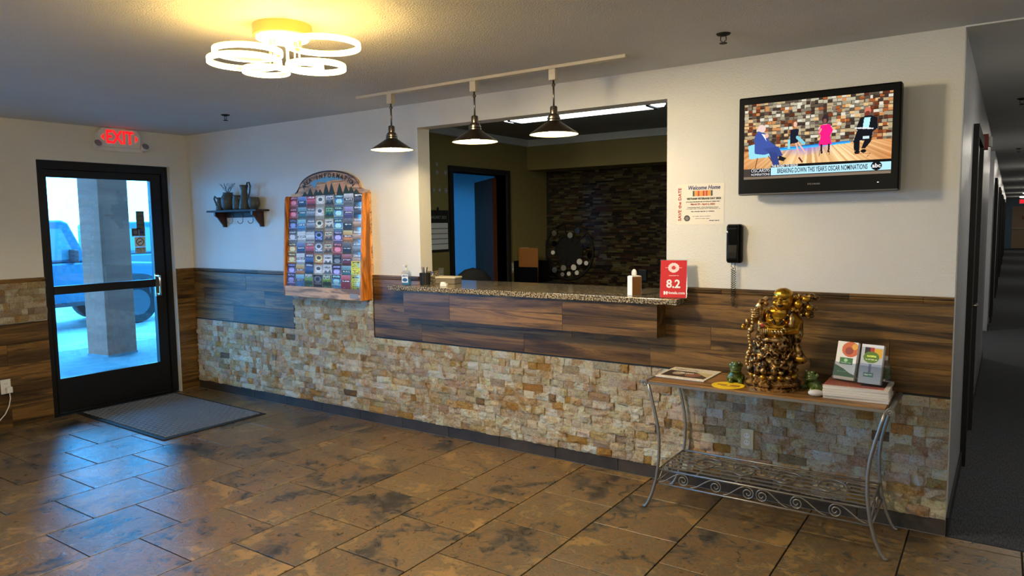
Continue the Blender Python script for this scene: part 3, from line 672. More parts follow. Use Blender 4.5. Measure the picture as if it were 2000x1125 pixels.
MB().prism([(p[0]*.985+.007, p[1]) for p in arch[5:31]]+[(p[0], p[1]-.012) for p in reversed(arch[5:31])], -.0225, -.02).build('dark_edge', MAT['dark_wood'], r)
simple('sky_blue', C(110,165,195), .6); simple('pine_green', C(52,66,58), .7); simple('peach', C(214,160,120), .7)
MB().prism([(RW*.27,RH+.1),(RW*.33,RH+.125),(RW*.5,RH+.148),(RW*.64,RH+.135),(RW*.7,RH+.11),(RW*.58,RH+.118),(RW*.47,RH+.1),(RW*.38,RH+.11),(RW*.33,RH+.06)], -.0222, -.0201).build('painted_sky', MAT['sky_blue'], r)
MB().prism([(RW*.36,RH+.02),(RW*.4,RH+.07),(RW*.46,RH+.09),(RW*.52,RH+.115),(RW*.58,RH+.08),(RW*.66,RH+.1),(RW*.74,RH+.07),(RW*.78,RH+.02)], -.0225, -.0203).build('painted_mountains', MAT['peach'], r)
for k, (fx, hh) in enumerate([(.2,.035),(.27,.06),(.35,.05),(.4,.05),(.48,.095),(.55,.095),(.65,.09),(.73,.075),(.79,.06),(.85,.035)]):
    MB().prism([(RW*(fx-.045),RH-.01),(RW*(fx+.045),RH-.01),(RW*(fx+.02),RH+hh*.55),(RW*fx,RH+hh),(RW*(fx-.02),RH+hh*.55)], -.0235-.0004*(k % 2), -.0226).build('painted_pine', MAT['pine_green'], r)
word = 'AREA INFORMATION'
for i, ch in enumerate(word):
    if ch == ' ': continue
    a = math.radians(163-146*i/(len(word)-1)); rx_, rz_ = ra*.84, .108
    text('letter', ch, .05, MAT['ink'], r, Matrix.Translation((cxa+rx_*math.cos(a),-.0232,RH+.045+rz_*math.sin(a))) @ FACE_FRONT @ Euler((0,0,(a-PI/2)*.72)).to_matrix().to_4x4(), bold=.0012)
pock = []
NR = 8; row_z = [1.713,1.617,1.52,1.424,1.33,1.24,1.155,1.05]     # bottoms of the visible part of each row
for i in range(NR):
    y = -.052-.0082*i
    o = MB().box(.022,y-.0135,row_z[i]-RZ0-.03,RW-.022,y-.012,row_z[i]-RZ0+(.03 if i < 7 else .075)).build('clear_pocket', MAT['clear_acrylic'], r)
pal_names = [('red',(176,48,62)),('navy blue',(44,62,120)),('grey',(120,124,132)),('cream',(214,206,186)),('sky blue',(86,148,206)),('purple',(96,84,150)),('black',(38,36,42)),('tan',(176,140,104)),('white',(226,228,230)),('orange',(206,130,58)),('green',(70,120,70)),('maroon',(110,38,46)),('teal',(60,110,120)),('yellow',(240,230,50))]
PNM = dict(pal_names)
layout = ['red,navy blue,red,cream,grey,sky blue,grey,black','red,teal,grey,cream,green,sky blue,purple,black','navy blue,sky blue,grey,tan,cream,sky blue,black,tan',
          'grey,white,white,navy blue,tan,purple,orange,tan','orange,navy blue,red,grey,tan,red,black,grey','orange,white,navy blue,orange,white,black,maroon,tan',
          'purple,orange,navy blue,cream,white,purple,teal,yellow','purple,sky blue,green,black,green,sky blue,red,yellow']
rown = ['top','second','third','fourth','fourth-from-bottom','third-from-bottom','second-from-bottom','bottom']; rown[4] = 'fifth'; rown[5] = 'sixth'; rown[6] = 'seventh'
coln = ['leftmost','second from left','third from left','fourth from left','fifth from left','sixth from left','second from right','rightmost']
cw = (RW-.05)/8
for i in range(NR):
    for j, nm in enumerate(layout[i].split(',')):
        base = np.array(PNM[nm]); cv = Canvas(18, 28, base)
        st = (i*5+j*3) % 5; lt = np.clip(base+110, 0, 250); dk = base*.45
        if nm == 'yellow': cv = Canvas(18,28,(244,236,40)); cv.words(.1,.08,.9,.06,(60,50,30),.8); [cv.words(.12,.2+.11*k,.88,.05,(120,110,30),.6) for k in range(7)]
        elif st == 0: cv.rect(0,0,1,.2,dk).words(.1,.1,.9,.1,lt,.75).ell(.5,.4,.35,.16,lt).rect(0,.55,1,.62,lt)
        elif st == 1: cv.words(.1,.1,.9,.12,(245,245,245),.75).grad(0,.2,1,.6,np.clip(base+70,0,255),base*.6)
        elif st == 2: cv.rect(.1,.08,.9,.3,lt).words(.15,.19,.85,.1,dk,.7).poly([(0,.6),(.3,.35),(.55,.5),(.8,.32),(1,.6)],dk)
        elif st == 3: cv.grad(0,0,1,.5,lt,base).rect(0,.3,1,.42,dk).words(.1,.36,.9,.08,(240,240,240),.7)
        else: cv.ell(.5,.26,.42,.2,lt).ell(.5,.26,.25,.11,dk).words(.1,.52,.9,.08,lt,.7)
        cv.rect(0,.68,1,1,np.clip(base*.8+30,0,255)); [cv.words(.1,.74+.09*k,.9,.04,lt,.5) for k in range(3)]
        cv.noise(.035)
        hgt = .125 if i < 7 else .135
        y = -.052-.0082*i; zt = row_z[i]+.098 if i < 7 else row_z[i]+.125
        if j == 7 and i == 6: zt += .03; hgt = .14
        if i == 7 and j == 7: hgt = .15
        x = RX0+.026+cw*(j+.5)+random.uniform(-.003,.003); tilt = random.uniform(-.04,.04)*(1.0 if i > 2 else .5)
        M = Matrix.Translation((x, y-.006, zt+random.uniform(-.006,.004)-hgt/2)) @ Euler((PI/2-.035, 0, 0)).to_matrix().to_4x4() @ Euler((0,0,tilt)).to_matrix().to_4x4()
        o = picture('brochure', cv, cw-.007, hgt, MAT['print'], None, M, .004)
        extra = ' printed PLAY' if (i == 7 and j in (2,4)) else ''
        tag(o, '%s brochure%s in the %s row of the rack, %s' % (nm, extra, rown[i], coln[j]), 'brochure', 'brochures in the wall rack')
        if extra:
            text('title', 'PLAY', .036, MAT['white_ink'], o, Matrix.Translation((0,.05,.0004)), width=.085, bold=.0012, extrude=.0003)
            text('title', 'OUTSIDE', .03, MAT['green_ink'], o, Matrix.Translation((0,.018,.0004)), width=.09, bold=.0008, extrude=.0003)
# ---- counter
top = thing('countertop', 'speckled granite countertop running through the reception opening', 'countertop', (0,0,0))
MB().box(2.73,-.168,1.086,4.972,-.0145,1.121).build('front_ledge', MAT['granite'], top, bevel=.004)
MB().box(2.922,-.0145,1.086,4.84,.46,1.121).build('slab', MAT['granite'], top)
ap = thing('counter_apron', 'wood plank box under the front of the granite counter', 'counter front', (0,0,0))
MB().box(2.868,-.128,.886,4.842,-.0135,1.0855).build('core', MAT['plank_wood'], ap)
for za, zb, js in ((.886,.985,(2.868,3.3,4.21,4.843)), (.987,1.0855,(2.868,3.3,4.21,4.843))):
    for a, c in zip(js[:-1], js[1:]): MB().box(-(c-a)/2+.001,-.012,-(zb-za)/2,(c-a)/2-.001,0,(zb-za)/2).build('plank', MAT['plank_wood'], ap, M=Matrix.Translation(((a+c)/2,-.128,(za+zb)/2)))
CT = 1.1212
# sanitizer bottle
q = thing('sanitizer_bottle', 'clear pump bottle with blue label at the left of the counter', 'bottle', (2.865,-.1,CT), .2)
MB().prism([(-.032,0),(.032,0),(.034,.01),(.034,.085),(.026,.1),(.012,.108),(-.012,.108),(-.026,.1),(-.034,.085),(-.034,.01)], -.02, .02).build('body', MAT['clear_acrylic'], q, bevel=.006)
MB().prism([(-.029,.004),(.029,.004),(.029,.045),(-.029,.045)], -.016, .016).build('gel', MAT['blue_liquid'], q)
cv = Canvas(20,20,(225,232,236)); cv.words(.1,.2,.9,.2,(50,70,120),.7).ell(.5,.68,.42,.22,(40,90,150)); picture('label', cv, .052, .06, MAT['print'], q, Matrix.Translation((0,-.0206,.05)) @ FACE_FRONT)
MB().lathe([(.012,.108),(.012,.125),(.006,.127),(.006,.14)], n=14).box(-.01,-.03,.138,.01,.008,.148).build('pump', MAT['white_plastic'], q, smooth=True, angle=40)
# pen cup and pens
q = thing('pen_cup', 'black mesh pen cup on the counter beside the clear bottle', 'pen cup', (2.985,-.03,CT))
MB().lathe([(.036,0),(.036,.002),(.04,.088),(.038,.088),(.034,.004)], n=24).build('cup', MAT['black_matte'], q, smooth=True, angle=40)
b = MB()
for k in range(12): a = 2*PI*k/12; b.tube([(.0365*math.cos(a),.0365*math.sin(a),.002),(.0405*math.cos(a),.0405*math.sin(a),.088)],.0014,5)
b.build('ribs', MAT['black_plastic'], q)
for k, (mt, lab) in enumerate((('black_plastic','black pen leaning left in the mesh cup'),('white_plastic','white pen standing in the middle of the mesh cup'),('nickel','silver pen leaning right in the mesh cup'),('navy_ink','blue pen at the back of the mesh cup'))):
    a = k*1.7; o = MB().tube([(0,0,0),(.01*math.cos(a)*2.2,.01*math.sin(a)*2.2,.12),(.0105*math.cos(a)*2.2,.0105*math.sin(a)*2.2,.128)],[.004,.004,.0015],8).build('pen', MAT[mt], None, smooth=True, M=T(2.985,-.03,CT+.006)); tag(o, lab, 'pen', 'pens in the mesh cup')
MB().box(2.925,.06,CT,2.99,.12,CT+.095).build('card_dispenser', MAT['dark_wood']); tag(bpy.data.objects['card_dispenser'], 'speckled brown upright holder behind the pen cup', 'holder')
bpy.data.objects['card_dispenser'].data.materials[0] = MAT['granite']
q = thing('napkin_box', 'wide low box with a pale lid on the counter by the pens', 'box', (3.05,.14,CT), .12)
MB().box(-.1,-.05,0,.1,.05,.04).build('body', MAT['dark_nickel'], q, bevel=.004); MB().box(-.104,-.054,.04,.104,.054,.054).build('lid', MAT['cream_metal'], q, bevel=.004)
simple('dull_box', C(120,112,98), .6); q.children[0].data.materials[0] = MAT['dull_box']
q = thing('card_box', 'tiny white box of cards near the counter edge by the pens', 'box', (3.19,-.06,CT), .25)
MB().box(-.026,-.015,0,.026,.015,.02).build('tray', MAT['white_plastic'], q, bevel=.002); MB().box(-.022,-.011,.02,.01,.011,.03).build('cards', MAT['paper'], q)
q = thing('card_holder', 'white and tan upright box standing alone on the granite counter', 'box', (4.66,-.05,CT), math.radians(-30))
MB().box(-.024,-.035,0,.024,.035,.115).build('body', MAT['white_plastic'], q, bevel=.002); MB().box(.0245,-.032,.003,.0255,.032,.112).build('tan_side', MAT['brown_card'], q); MB().box(-.02,-.03,.115,.02,.03,.118).build('cards', MAT['paper'], q)
# red rating sign
q = thing('rating_sign', 'red 8.2 rating sign in a clear stand at the counter end', 'sign', (4.918,-.075,CT), math.radians(12))
cv = Canvas(60,88,(208,30,40))
for k in range(14): a = 2*PI*k/14; cv.ell(.5+.17*math.cos(a),.2+.105*math.sin(a),.045,.03,(245,225,225))
cv.ell(.5,.2,.16,.1,(240,215,215)).ell(.5,.2,.08,.05,(208,60,66)).line([(.2,.2),(.3,.2)],.02,(240,200,200)).line([(.7,.2),(.8,.2)],.02,(240,200,200)).words(.3,.41,.7,.02,(240,170,170),.8).rect(.14,.83,.2,.92,(250,250,250)).rect(.23,.83,.29,.92,(250,250,250)).rect(.14,.86,.29,.89,(250,250,250))
tl = Euler((PI/2-.12,0,0)).to_matrix().to_4x4()
sh = picture('sheet', cv, .148, .215, MAT['print'], q, Matrix.Translation((0,-.018,.109)) @ tl, .001)
text('rating', '8.2', .066, MAT['white_ink'], sh, Matrix.Translation((0,-.03,.0008)), bold=.0018); text('site_name', 'Hotels.com', .022, MAT['white_ink'], sh, Matrix.Translation((.016,-.08,.0008)), bold=.0005)
MB().box(-.078,-.109,-.0032,.078,.112,-.0012).build('stand', MAT['clear_acrylic'], q, M=Matrix.Translation((0,-.018,.11)) @ tl); MB().box(-.078,-.05,0,.078,.05,.002).build('stand_foot', MAT['clear_acrylic'], q)
# ---- television
simple('trim_grey', C(90,90,92), .5)
tv = thing('television', 'black flat television showing a talk show on the right wall', 'television', (5.68,-.15,1.944))
MB().box(-.379,0,-.253,.379,.07,.253).build('cabinet', MAT['black_plastic'], tv, bevel=.008)
MB().box(-.2,.07,-.16,.2,.1,.16).box(-.06,.1,-.06,.06,.15,.06).build('wall_mount', MAT['black_matte'], tv)
MB().box(-.374,-.004,-.251,.374,.0,-.245).build('lower_edge', MAT['trim_grey'], tv)
cv = Canvas(320,180,(90,80,70))
bw = 16; hh_ = 10
for i in range(34):
    for j in range(15):
        x = i/34+rng.normal(0,.004); y = j*.043-.01+rng.normal(0,.004)
        side = abs(i/34-.45)*2; 
        pal = [(150,140,116),(118,108,92),(176,168,144),(86,72,60),(204,198,180),(60,46,38)] if rng.random() > side*.75 else [(150,84,44),(112,54,30),(186,128,78),(84,44,28),(170,150,116),(206,170,120)]
        c = pal[rng.integers(len(pal))]; cv.rect(x,y,x+.03*rng.choice((1,1,2)),y+.043,c)
        cv.rect(x,y+.036,x+.03,y+.043,np.array(c)*.5)
ang = np.arctan2(cv.Y-.42, cv.X-.47); fl_m = cv.Y > .60-.05*(cv.X-.5)
pl = np.floor((cv.X-.47)/(cv.Y-.30)*26); wv = (np.sin(pl*12.9898)*43758.5453) % 1.0
fc = np.stack([196+44*wv, 150+56*wv, 96+60*wv], -1)
warmk = np.clip((np.abs(cv.X-.5)-.22)*2.2, 0, 1)[..., None]; fc = fc*(1-warmk)+fc*np.array((.82,.6,.42))*warmk
bl = np.clip(1-np.abs(cv.X-.44)/.2, 0, 1)*np.clip(1-(cv.Y-.6)/.13, 0, 1); bl = bl[..., None]; fc = fc*(1-bl)+np.array((120,110,230))*bl
cv.a[fl_m] = np.clip(fc, 0, 255)[fl_m]/255.
cv.poly([(.22,.605),(.74,.57),(.74,.60),(.22,.64)],(30,120,200)).poly([(.22,.62),(.74,.585),(.74,.60),(.22,.645)],(60,170,230))
SK = (214,170,150)
# man in blue, left
cv.poly([(.03,.55),(.08,.53),(.1,.64),(.2,.66),(.2,.71),(.04,.73)],(140,205,220)).line([(.1,.72),(.08,.9)],.012,(110,70,40)).line([(.18,.7),(.24,.86)],.012,(110,70,40))
cv.ell(.128,.335,.03,.055,(220,190,180)).poly([(.1,.36),(.16,.4),(.185,.5),(.24,.58),(.25,.64),(.15,.68),(.08,.66),(.075,.45)],(56,78,150)).poly([(.14,.6),(.25,.58),(.285,.7),(.25,.72),(.2,.68)],(50,68,132)).poly([(.18,.64),(.24,.66),(.27,.88),(.225,.88)],(44,60,120)).poly([(.26,.7),(.31,.74),(.29,.78),(.25,.76)],(20,22,30)).poly([(.225,.87),(.285,.88),(.28,.91),(.225,.91)],(20,22,34)).ell(.165,.43,.015,.03,SK).poly([(.128,.4),(.15,.41),(.165,.5)],(230,230,235))
# woman in black
cv.rect(.32,.5,.335,.62,(130,200,215)).ell(.362,.3,.02,.05,(120,70,40)).ell(.368,.31,.013,.035,SK).poly([(.335,.38),(.39,.37),(.392,.55),(.335,.56)],(18,22,40)).line([(.375,.56),(.41,.76)],.02,SK).line([(.39,.55),(.44,.68)],.02,SK).line([(.385,.48),(.43,.56)],.04,(120,190,205)).line([(.4,.75),(.42,.8)],.02,(90,30,30))
# woman in pink
cv.ell(.572,.28,.022,.06,(50,34,40)).ell(.57,.3,.012,.03,(120,80,70)).poly([(.545,.35),(.6,.34),(.625,.42),(.605,.5),(.62,.6),(.53,.61),(.545,.48),(.525,.44)],(226,24,120)).line([(.535,.44),(.545,.4)],.02,(220,150,130)).line([(.55,.6),(.552,.7)],.022,(30,20,26)).line([(.6,.6),(.598,.69)],.022,(30,20,26)).line([(.535,.74),(.55,.62)],.006,(60,40,30)).line([(.605,.73),(.6,.62)],.006,(60,40,30))
# man in tuxedo
cv.ell(.845,.22,.02,.05,(190,110,90)).ell(.845,.25,.016,.03,(110,50,40)).poly([(.8,.3),(.83,.28),(.87,.28),(.905,.31),(.91,.44),(.88,.48),(.79,.48),(.775,.42)],(14,18,26)).poly([(.825,.3),(.865,.3),(.855,.43),(.815,.44)],(170,220,230)).line([(.77,.42),(.88,.44)],.015,(225,225,230)).poly([(.78,.46),(.88,.48),(.87,.6),(.835,.68),(.81,.68),(.83,.58),(.8,.58),(.8,.7),(.765,.7),(.76,.58)],(12,15,24)).ell(.785,.72,.018,.022,(14,14,18)).ell(.825,.71,.018,.022,(14,14,18)).line([(.76,.74),(.87,.74),(.85,.78)],.007,(150,80,30)).rect(.82,.53,.86,.56,(190,210,215))
# captions
cv.rect(0,.86,1,1,(60,52,48)).rect(.05,.86,.2,.965,(10,12,20)).rect(.2,.82,1.0,.855,(12,12,14)).rect(.2,.855,1.0,.955,(168,214,232)).ell(.91,.9,.034,.055,(10,12,18)); cv.rect(0,.965,1,1,(120,104,88))
scr = picture('screen', cv, .692, .386, MAT['screen_picture'], tv, Matrix.Translation((-.003,-.0006,.022)) @ FACE_FRONT, .0004, (0,0,0))
cap = emissive('caption_white', (.9,.9,.9), 1.0/2**VIEW.exposure)
text('headline', "BREAKING DOWN THIS YEAR'S OSCAR NOMINATIONS", .034, MAT['ink'], scr, Matrix.Translation((.035,-.157,.0006)), width=.42, bold=.0006, extrude=.0002)
text('strapline', 'THE ROAD TO GOLD', .016, cap, scr, Matrix.Translation((-.14,-.131,.0006)), width=.13, bold=.0005, extrude=.0002)
text('programme_title', 'OSCARS95', .026, cap, scr, Matrix.Translation((-.26,-.15,.0006)), width=.095, extrude=.0002); text('programme_title', 'NOMINATIONS', .018, cap, scr, Matrix.Translation((-.26,-.17,.0006)), width=.095, extrude=.0002)
text('channel_logo', 'abc', .028, cap, scr, Matrix.Translation((.284,-.154,.0006)), width=.038, bold=.0008, extrude=.0002)
text('maker_name', 'SYLVANIA', .013, MAT['grey_card'], tv, Matrix.Translation((0,-.0012,-.207)) @ FACE_FRONT, width=.06); MB().box(.285,-.0012,-.213,.293,0,-.209).build('status_light', cap, tv)
# ---- flyer on the wall
cv = Canvas(112,88,(228,222,208)); cols5 = [(40,60,50),(226,150,50),(226,150,50),(190,50,40),(226,150,50),(226,150,50),(190,50,40),(226,150,50),(190,50,40),(226,150,50),(226,150,50),(40,60,50)]
for k, c in enumerate(cols5): cv.rect(.34+.42*k/12,.17,.34+.42*(k+1)/12,.31,c)
for y, x0, x1 in ((.44,.2,.92),(.62,.2,.92),(.68,.3,.8),(.8,.34,.72),(.86,.4,.7)): cv.words(x0,y,x1,.018,(70,70,72),.8)
cv.ell(.22,.85,.065,.075,(40,42,46)).ell(.22,.85,.04,.045,(120,110,100)).words(.7,.91,.9,.03,(60,70,110),.8)
fp = picture('flyer', cv, .276, .23, MAT['print'], None, Matrix.Translation((5.043,-.0012,1.656)) @ FACE_FRONT); tag(fp, 'white Welcome Home flyer pinned to the wall beside the television', 'flyer')
text('headline', 'Welcome Home', .032, MAT['navy_ink'], fp, Matrix.Translation((.02,.092,.0006)), width=.185, shear=.25, bold=.0007); text('subtitle', 'VIETNAM VETERANS DAY 2023', .015, MAT['ink'], fp, Matrix.Translation((.02,.03,.0006)), width=.2, bold=.0007)
text('date_line', 'March 29 - April 2, 2023', .014, MAT['red_ink'], fp, Matrix.Translation((.015,-.001,.0006)), width=.14, bold=.0004); text('place_line', 'Community Park - Free Admission Event', .011, MAT['ink'], fp, Matrix.Translation((.015,-.019,.0006)), width=.18)
text('side_title', 'SAVE the DATE', .026, MAT['red_ink'], fp, Matrix.Translation((-.12,0,.0006)) @ Euler((0,0,PI/2)).to_matrix().to_4x4(), width=.19, bold=.0007)
# ---- wall telephone
ph = thing('wall_telephone', 'black wall telephone with a coiled cord hanging below', 'telephone', (5.247,0,1.325))
MB().prism([(-.043,.012),(-.036,0),(.036,0),(.043,.012),(.043,.2),(.036,.214),(-.036,.214),(-.043,.2)], -.03, 0).build('base', MAT['black_plastic'], ph, bevel=.005)
MB().add([(x,y,z) for x in (-.03,.03) for y,z in ((-.028,.004),(-.05,.0),(-.062,.02),(-.058,.06),(-.05,.1),(-.058,.15),(-.064,.195),(-.05,.213),(-.028,.21))], [tuple(range(9)),tuple(range(9,18))]+[(i,(i+1) % 9,(i+1) % 9+9,i+9) for i in range(9)]).build('handset', MAT['black_plastic'], ph, bevel=.008)
MB().ell((-.028,-.0605,.17),(.006,.003,.01)).build('lamp', MAT['chrome'], ph, smooth=True)
pts = [(-.008,-.035,.004),(-.012,-.035,-.02)]
for k in range(150): a = k*2*PI/10; z = -.03-.16*k/150; pts.append((-.006+.007*math.cos(a), -.03+.007*math.sin(a), z))
for k in range(60): a = k*2*PI/10; th = PI*k/60; pts.append((-.001-.006*math.cos(th)+.005*math.cos(a), -.03+.005*math.sin(a), -.19-.05*math.sin(th)))
for k in range(120): a = k*2*PI/10; z = -.19+.15*k/120; pts.append((.006+.005*math.cos(a), -.026+.005*math.sin(a), z))
pts += [(.006,-.03,-.02),(.01,-.035,.004)]
MB().tube(pts, .0018, 5).build('coiled_cord', MAT['black_matte'], ph, smooth=True)
# ---- console table
CX, CY = 5.495, -.255
tb = thing('console_table', 'wrought iron console table with scrollwork under the statue', 'console table', (CX,CY,0))
TT = .708
MB().box(-.572,-.195,.694,.572,.195,TT).build('top', MAT['table_wood'], tb, bevel=.003)
b = MB()
for s in (-1, 1): b.box(-.572,s*.195-.006,.688,.572,s*.195+.006,.701)
b.build('edge_bars', MAT['iron'], tb)
leg = [(.572,.69),(.558,.64),(.535,.55),(.515,.46),(.507,.38),(.509,.29),(.516,.226),(.524,.17),(.545,.09),(.57,.03),(.585,.007),(.60,.005)]
for sx in (-1, 1):
    MB().tube([(sx*(.59+.018*math.cos(a)*(1-a/16)), -.2, .692+.018*math.sin(a)*(1-a/16)) for a in np.linspace(0, 12, 40)], .004, 6).tube([(sx*.59,-.2,.692),(sx*.59,.2,.692)],.013,12).build('roll_end', MAT['iron'], tb, smooth=True, angle=40)
    for sy in (-1, 1):
        MB().tube([(sx*x, sy*.195, z) for x, z in leg], .0085, 8).build('leg', MAT['iron'], tb, smooth=True)
    b = MB().tube([(sx*.516,-.19,.226),(sx*.516,.19,.226)],.006,6).tube([(sx*.528,-.19,.148),(sx*.528,.19,.148)],.005,6)
    b.build('end_rail', MAT['iron'], tb, smooth=True)
b = MB()
for sy in (-1, 1): MB().tube([(-.516,sy*.19,.226),(.516,sy*.19,.226)],.006,6).tube([(-.527,sy*.19,.148),(.527,sy*.19,.148)],.005,6).build('long_rail', MAT['iron'], tb, smooth=True)
for k in range(6): y = -.19+.38*(k+1)/7; MB().box(-.514,y-.006,.224,.514,y+.006,.229).build('shelf_slat', MAT['iron'], tb)
for k in range(4): x = -.516+1.032*(k+1)/5; MB().box(x-.005,-.188,.218,x+.005,.188,.2235).build('cross_bar', MAT['iron'], tb)
def scroll(x0, W, sgn):
    Hh = .074; r0 = .033; cx_ = x0+sgn*(W-.038); cz = .187; pts = []
    for k in range(15):
        u = k/14; pts.append((x0+(cx_-sgn*.01-x0)*u, .156+(.187+r0-.156)*(3*u*u-2*u**3)))
    for k in range(1, 46):
        a = PI/2-k*2*PI*1.75/45; r = r0*(1-.8*k/45); pts.append((cx_-sgn*.004*(1-k/45)+sgn*r*math.cos(a), cz+r*math.sin(a)))
    return pts
xs = [(-.51,.175,1),(-.335,.175,1),(-.16,.165,1),(.51,.175,-1),(.335,.175,-1),(.16,.165,-1)]
for sy in (-.19, .19):
    for x0, W, sg in xs: MB().tube([(x, sy, z) for x, z in scroll(x0, W, sg)], .0034, 6).build('scroll', MAT['iron'], tb, smooth=True)
for sx in (-1, 1):
    for s2 in (1, -1): MB().tube([(sx*.522, s2*x, z) for x, z in scroll(.18, .165, -1)], .0034, 6).build('scroll', MAT['iron'], tb, smooth=True)
for cx_ in (-.31,-.1,.11,.32):
    MB().tube([(cx_+.075*(1-t_/14)*math.cos(t_)*1.0, .0+.11*(1-t_/14)*math.sin(t_), .2325) for t_ in np.linspace(0, 11, 60)], .003, 5).build('shelf_scroll', MAT['iron'], tb, smooth=True)
TZ = TT+.0006
# ---- statue
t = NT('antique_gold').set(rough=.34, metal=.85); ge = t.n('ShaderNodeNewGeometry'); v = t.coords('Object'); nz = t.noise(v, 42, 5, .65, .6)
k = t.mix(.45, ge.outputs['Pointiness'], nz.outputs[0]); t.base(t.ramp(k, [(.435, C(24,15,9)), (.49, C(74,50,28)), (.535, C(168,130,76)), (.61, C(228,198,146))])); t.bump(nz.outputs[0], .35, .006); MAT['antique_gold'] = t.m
t = NT('bright_gold').set(rough=.28, metal=.9); v = t.coords('Object'); nz = t.noise(v, 30, 4, .6); t.base(t.ramp(nz.outputs[0], [(.3, C(120,78,20)), (.5, C(196,146,44)), (.75, C(224,180,80))])); MAT['bright_gold'] = t.m
simple('statue_dark', C(30,20,14), .5, .4)
st = thing('laughing_statue', 'gold and bronze statue of a laughing bald man on the table', 'statue', (5.527,-.268,TZ), math.radians(11))
def remesh(o, vox, disp=None):
    m = o.modifiers.new('remesh', 'REMESH'); m.mode = 'VOXEL'; m.voxel_size = vox; m.use_smooth_shade = True
    sm = o.modifiers.new('smooth', 'SMOOTH'); sm.iterations = 2; sm.factor = .5
    if disp:
        tx = bpy.data.textures.new('relief', 'CLOUDS'); tx.noise_scale = disp[0]; tx.noise_depth = 3
        d = o.modifiers.new('relief', 'DISPLACE'); d.texture = tx; d.strength = disp[1]; d.mid_level = .5; d.texture_coords = 'LOCAL'
# base: stepped lotus pedestal
b = MB().lathe([(.136,0),(.138,.012),(.130,.018),(.134,.024),(.136,.036),(.126,.044),(.118,.05),(.108,.056),(.1,.07)], n=48)
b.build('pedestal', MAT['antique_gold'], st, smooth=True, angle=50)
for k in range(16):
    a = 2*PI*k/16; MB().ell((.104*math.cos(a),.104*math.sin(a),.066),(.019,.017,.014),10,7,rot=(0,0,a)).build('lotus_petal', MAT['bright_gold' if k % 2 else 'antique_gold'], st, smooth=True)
# robe with figures in relief
b = MB().ell((-.005,0,.135),(.118,.105,.075)).ell((-.005,0,.2),(.1,.09,.08)).ell((0,0,.25),(.09,.085,.07)).ell((-.01,0,.09),(.1,.09,.035))
random.seed(21)
for k in range(70):
    a = random.uniform(PI, 2*PI)+random.uniform(-.4,.4); z = random.uniform(.09,.27); rr = .098 if z > .19 else .115
    rr *= (1 if z < .2 else .93); s_ = random.uniform(.009,.019)
    b.ell((-.005+rr*math.cos(a), rr*.9*math.sin(a), z),(s_,s_*.8,s_*random.uniform(.7,1.4)),9,6)
for k in range(16):
    a0 = random.uniform(PI, 2*PI); z0 = random.uniform(.1,.25); pts = []
    for i in range(12): a = a0+.06*i; pts.append((-.005+.113*math.cos(a)*(1 if z0 < .19 else .88), .103*math.sin(a)*(1 if z0 < .19 else .88), z0+.014*math.sin(i*.9+k)))
    b.tube(pts, .0055, 6)
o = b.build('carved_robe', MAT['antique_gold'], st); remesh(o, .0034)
# upper body: belly, chest, arms, neck and head in one surface
b = MB().ell((.0,-.015,.3),(.083,.078,.062)).ell((.012,-.004,.355),(.078,.062,.05)).ell((.022,.0,.392),(.06,.05,.03)).ell((.035,-.012,.405),(.03,.03,.03))
b.ell((.046,-.02,.452),(.05,.05,.056)).ell((.046,-.03,.478),(.047,.044,.035)).ell((.036,-.05,.428),(.033,.026,.025))       # head, brow, jaw
b.ell((.012,-.058,.437),(.017,.014,.014)).ell((.056,-.062,.435),(.017,.014,.014)).ell((.03,-.072,.449),(.0085,.011,.013))    # cheeks and nose
b.ell((.012,-.06,.466),(.013,.008,.005)).ell((.052,-.064,.465),(.013,.008,.005))                                            # brows
b.ell((.095,-.008,.442),(.009,.014,.03)).ell((.094,-.012,.415),(.008,.009,.014)).ell((.0,.002,.442),(.008,.012,.028))         # long ears
b.tube([(-.045,.0,.385),(-.078,-.022,.352),(-.094,-.058,.362),(-.084,-.075,.385)],[.034,.03,.024,.019],12)                   # raised arm
b.tube([(.075,.0,.375),(.108,-.01,.335),(.098,-.05,.305),(.05,-.086,.3)],[.036,.036,.028,.018],12)                          # arm across the belly
o = b.build('body', MAT['bright_gold'], st); remesh(o, .003)
MB().ell((.034,-.0735,.427),(.014,.006,.0095)).build('mouth', MAT['statue_dark'], st, smooth=True)
MB().ell((.034,-.0768,.4325),(.010,.003,.0028)).build('teeth', MAT['bright_gold'], st, smooth=True)
for x, y in ((.013,-.0668),(.052,-.0698)): MB().ell((x,y,.4575),(.0095,.003,.0028),rot=(0,0,0)).build('eye', MAT['statue_dark'], st, smooth=True)
MB().ell((-.01,-.083,.293),(.004,.004,.004)).build('navel', MAT['statue_dark'], st, smooth=True)
# fists and fingers
b = MB()
for k in range(4): b.tube([(-.104,-.082,.402-.011*k),(-.092,-.098,.402-.011*k),(-.072,-.092,.402-.011*k),(-.066,-.078,.402-.011*k)],.0062,8)
b.tube([(-.07,-.085,.41),(-.08,-.1,.408),(-.09,-.1,.4)],.006,8)
b.build('raised_hand', MAT['antique_gold'], st, smooth=True)
b = MB()
for k in range(4): b.tube([(.052-.014*k,-.082,.296),(.046-.014*k,-.1,.29),(.042-.014*k,-.103,.305)],.006,8)
b.tube([(.07,-.084,.305),(.066,-.1,.312),(.05,-.105,.318)],.006,8)
b.build('cupped_hand', MAT['antique_gold'], st, smooth=True)
MB().prism([(-.03,.318),(.05,.318),(.062,.338),(.052,.332),(.03,.328),(.01,.335),(-.01,.328),(-.032,.332),(-.042,.338)], -.108, -.075).build('gold_ingot', MAT['bright_gold'], st, bevel=.003)
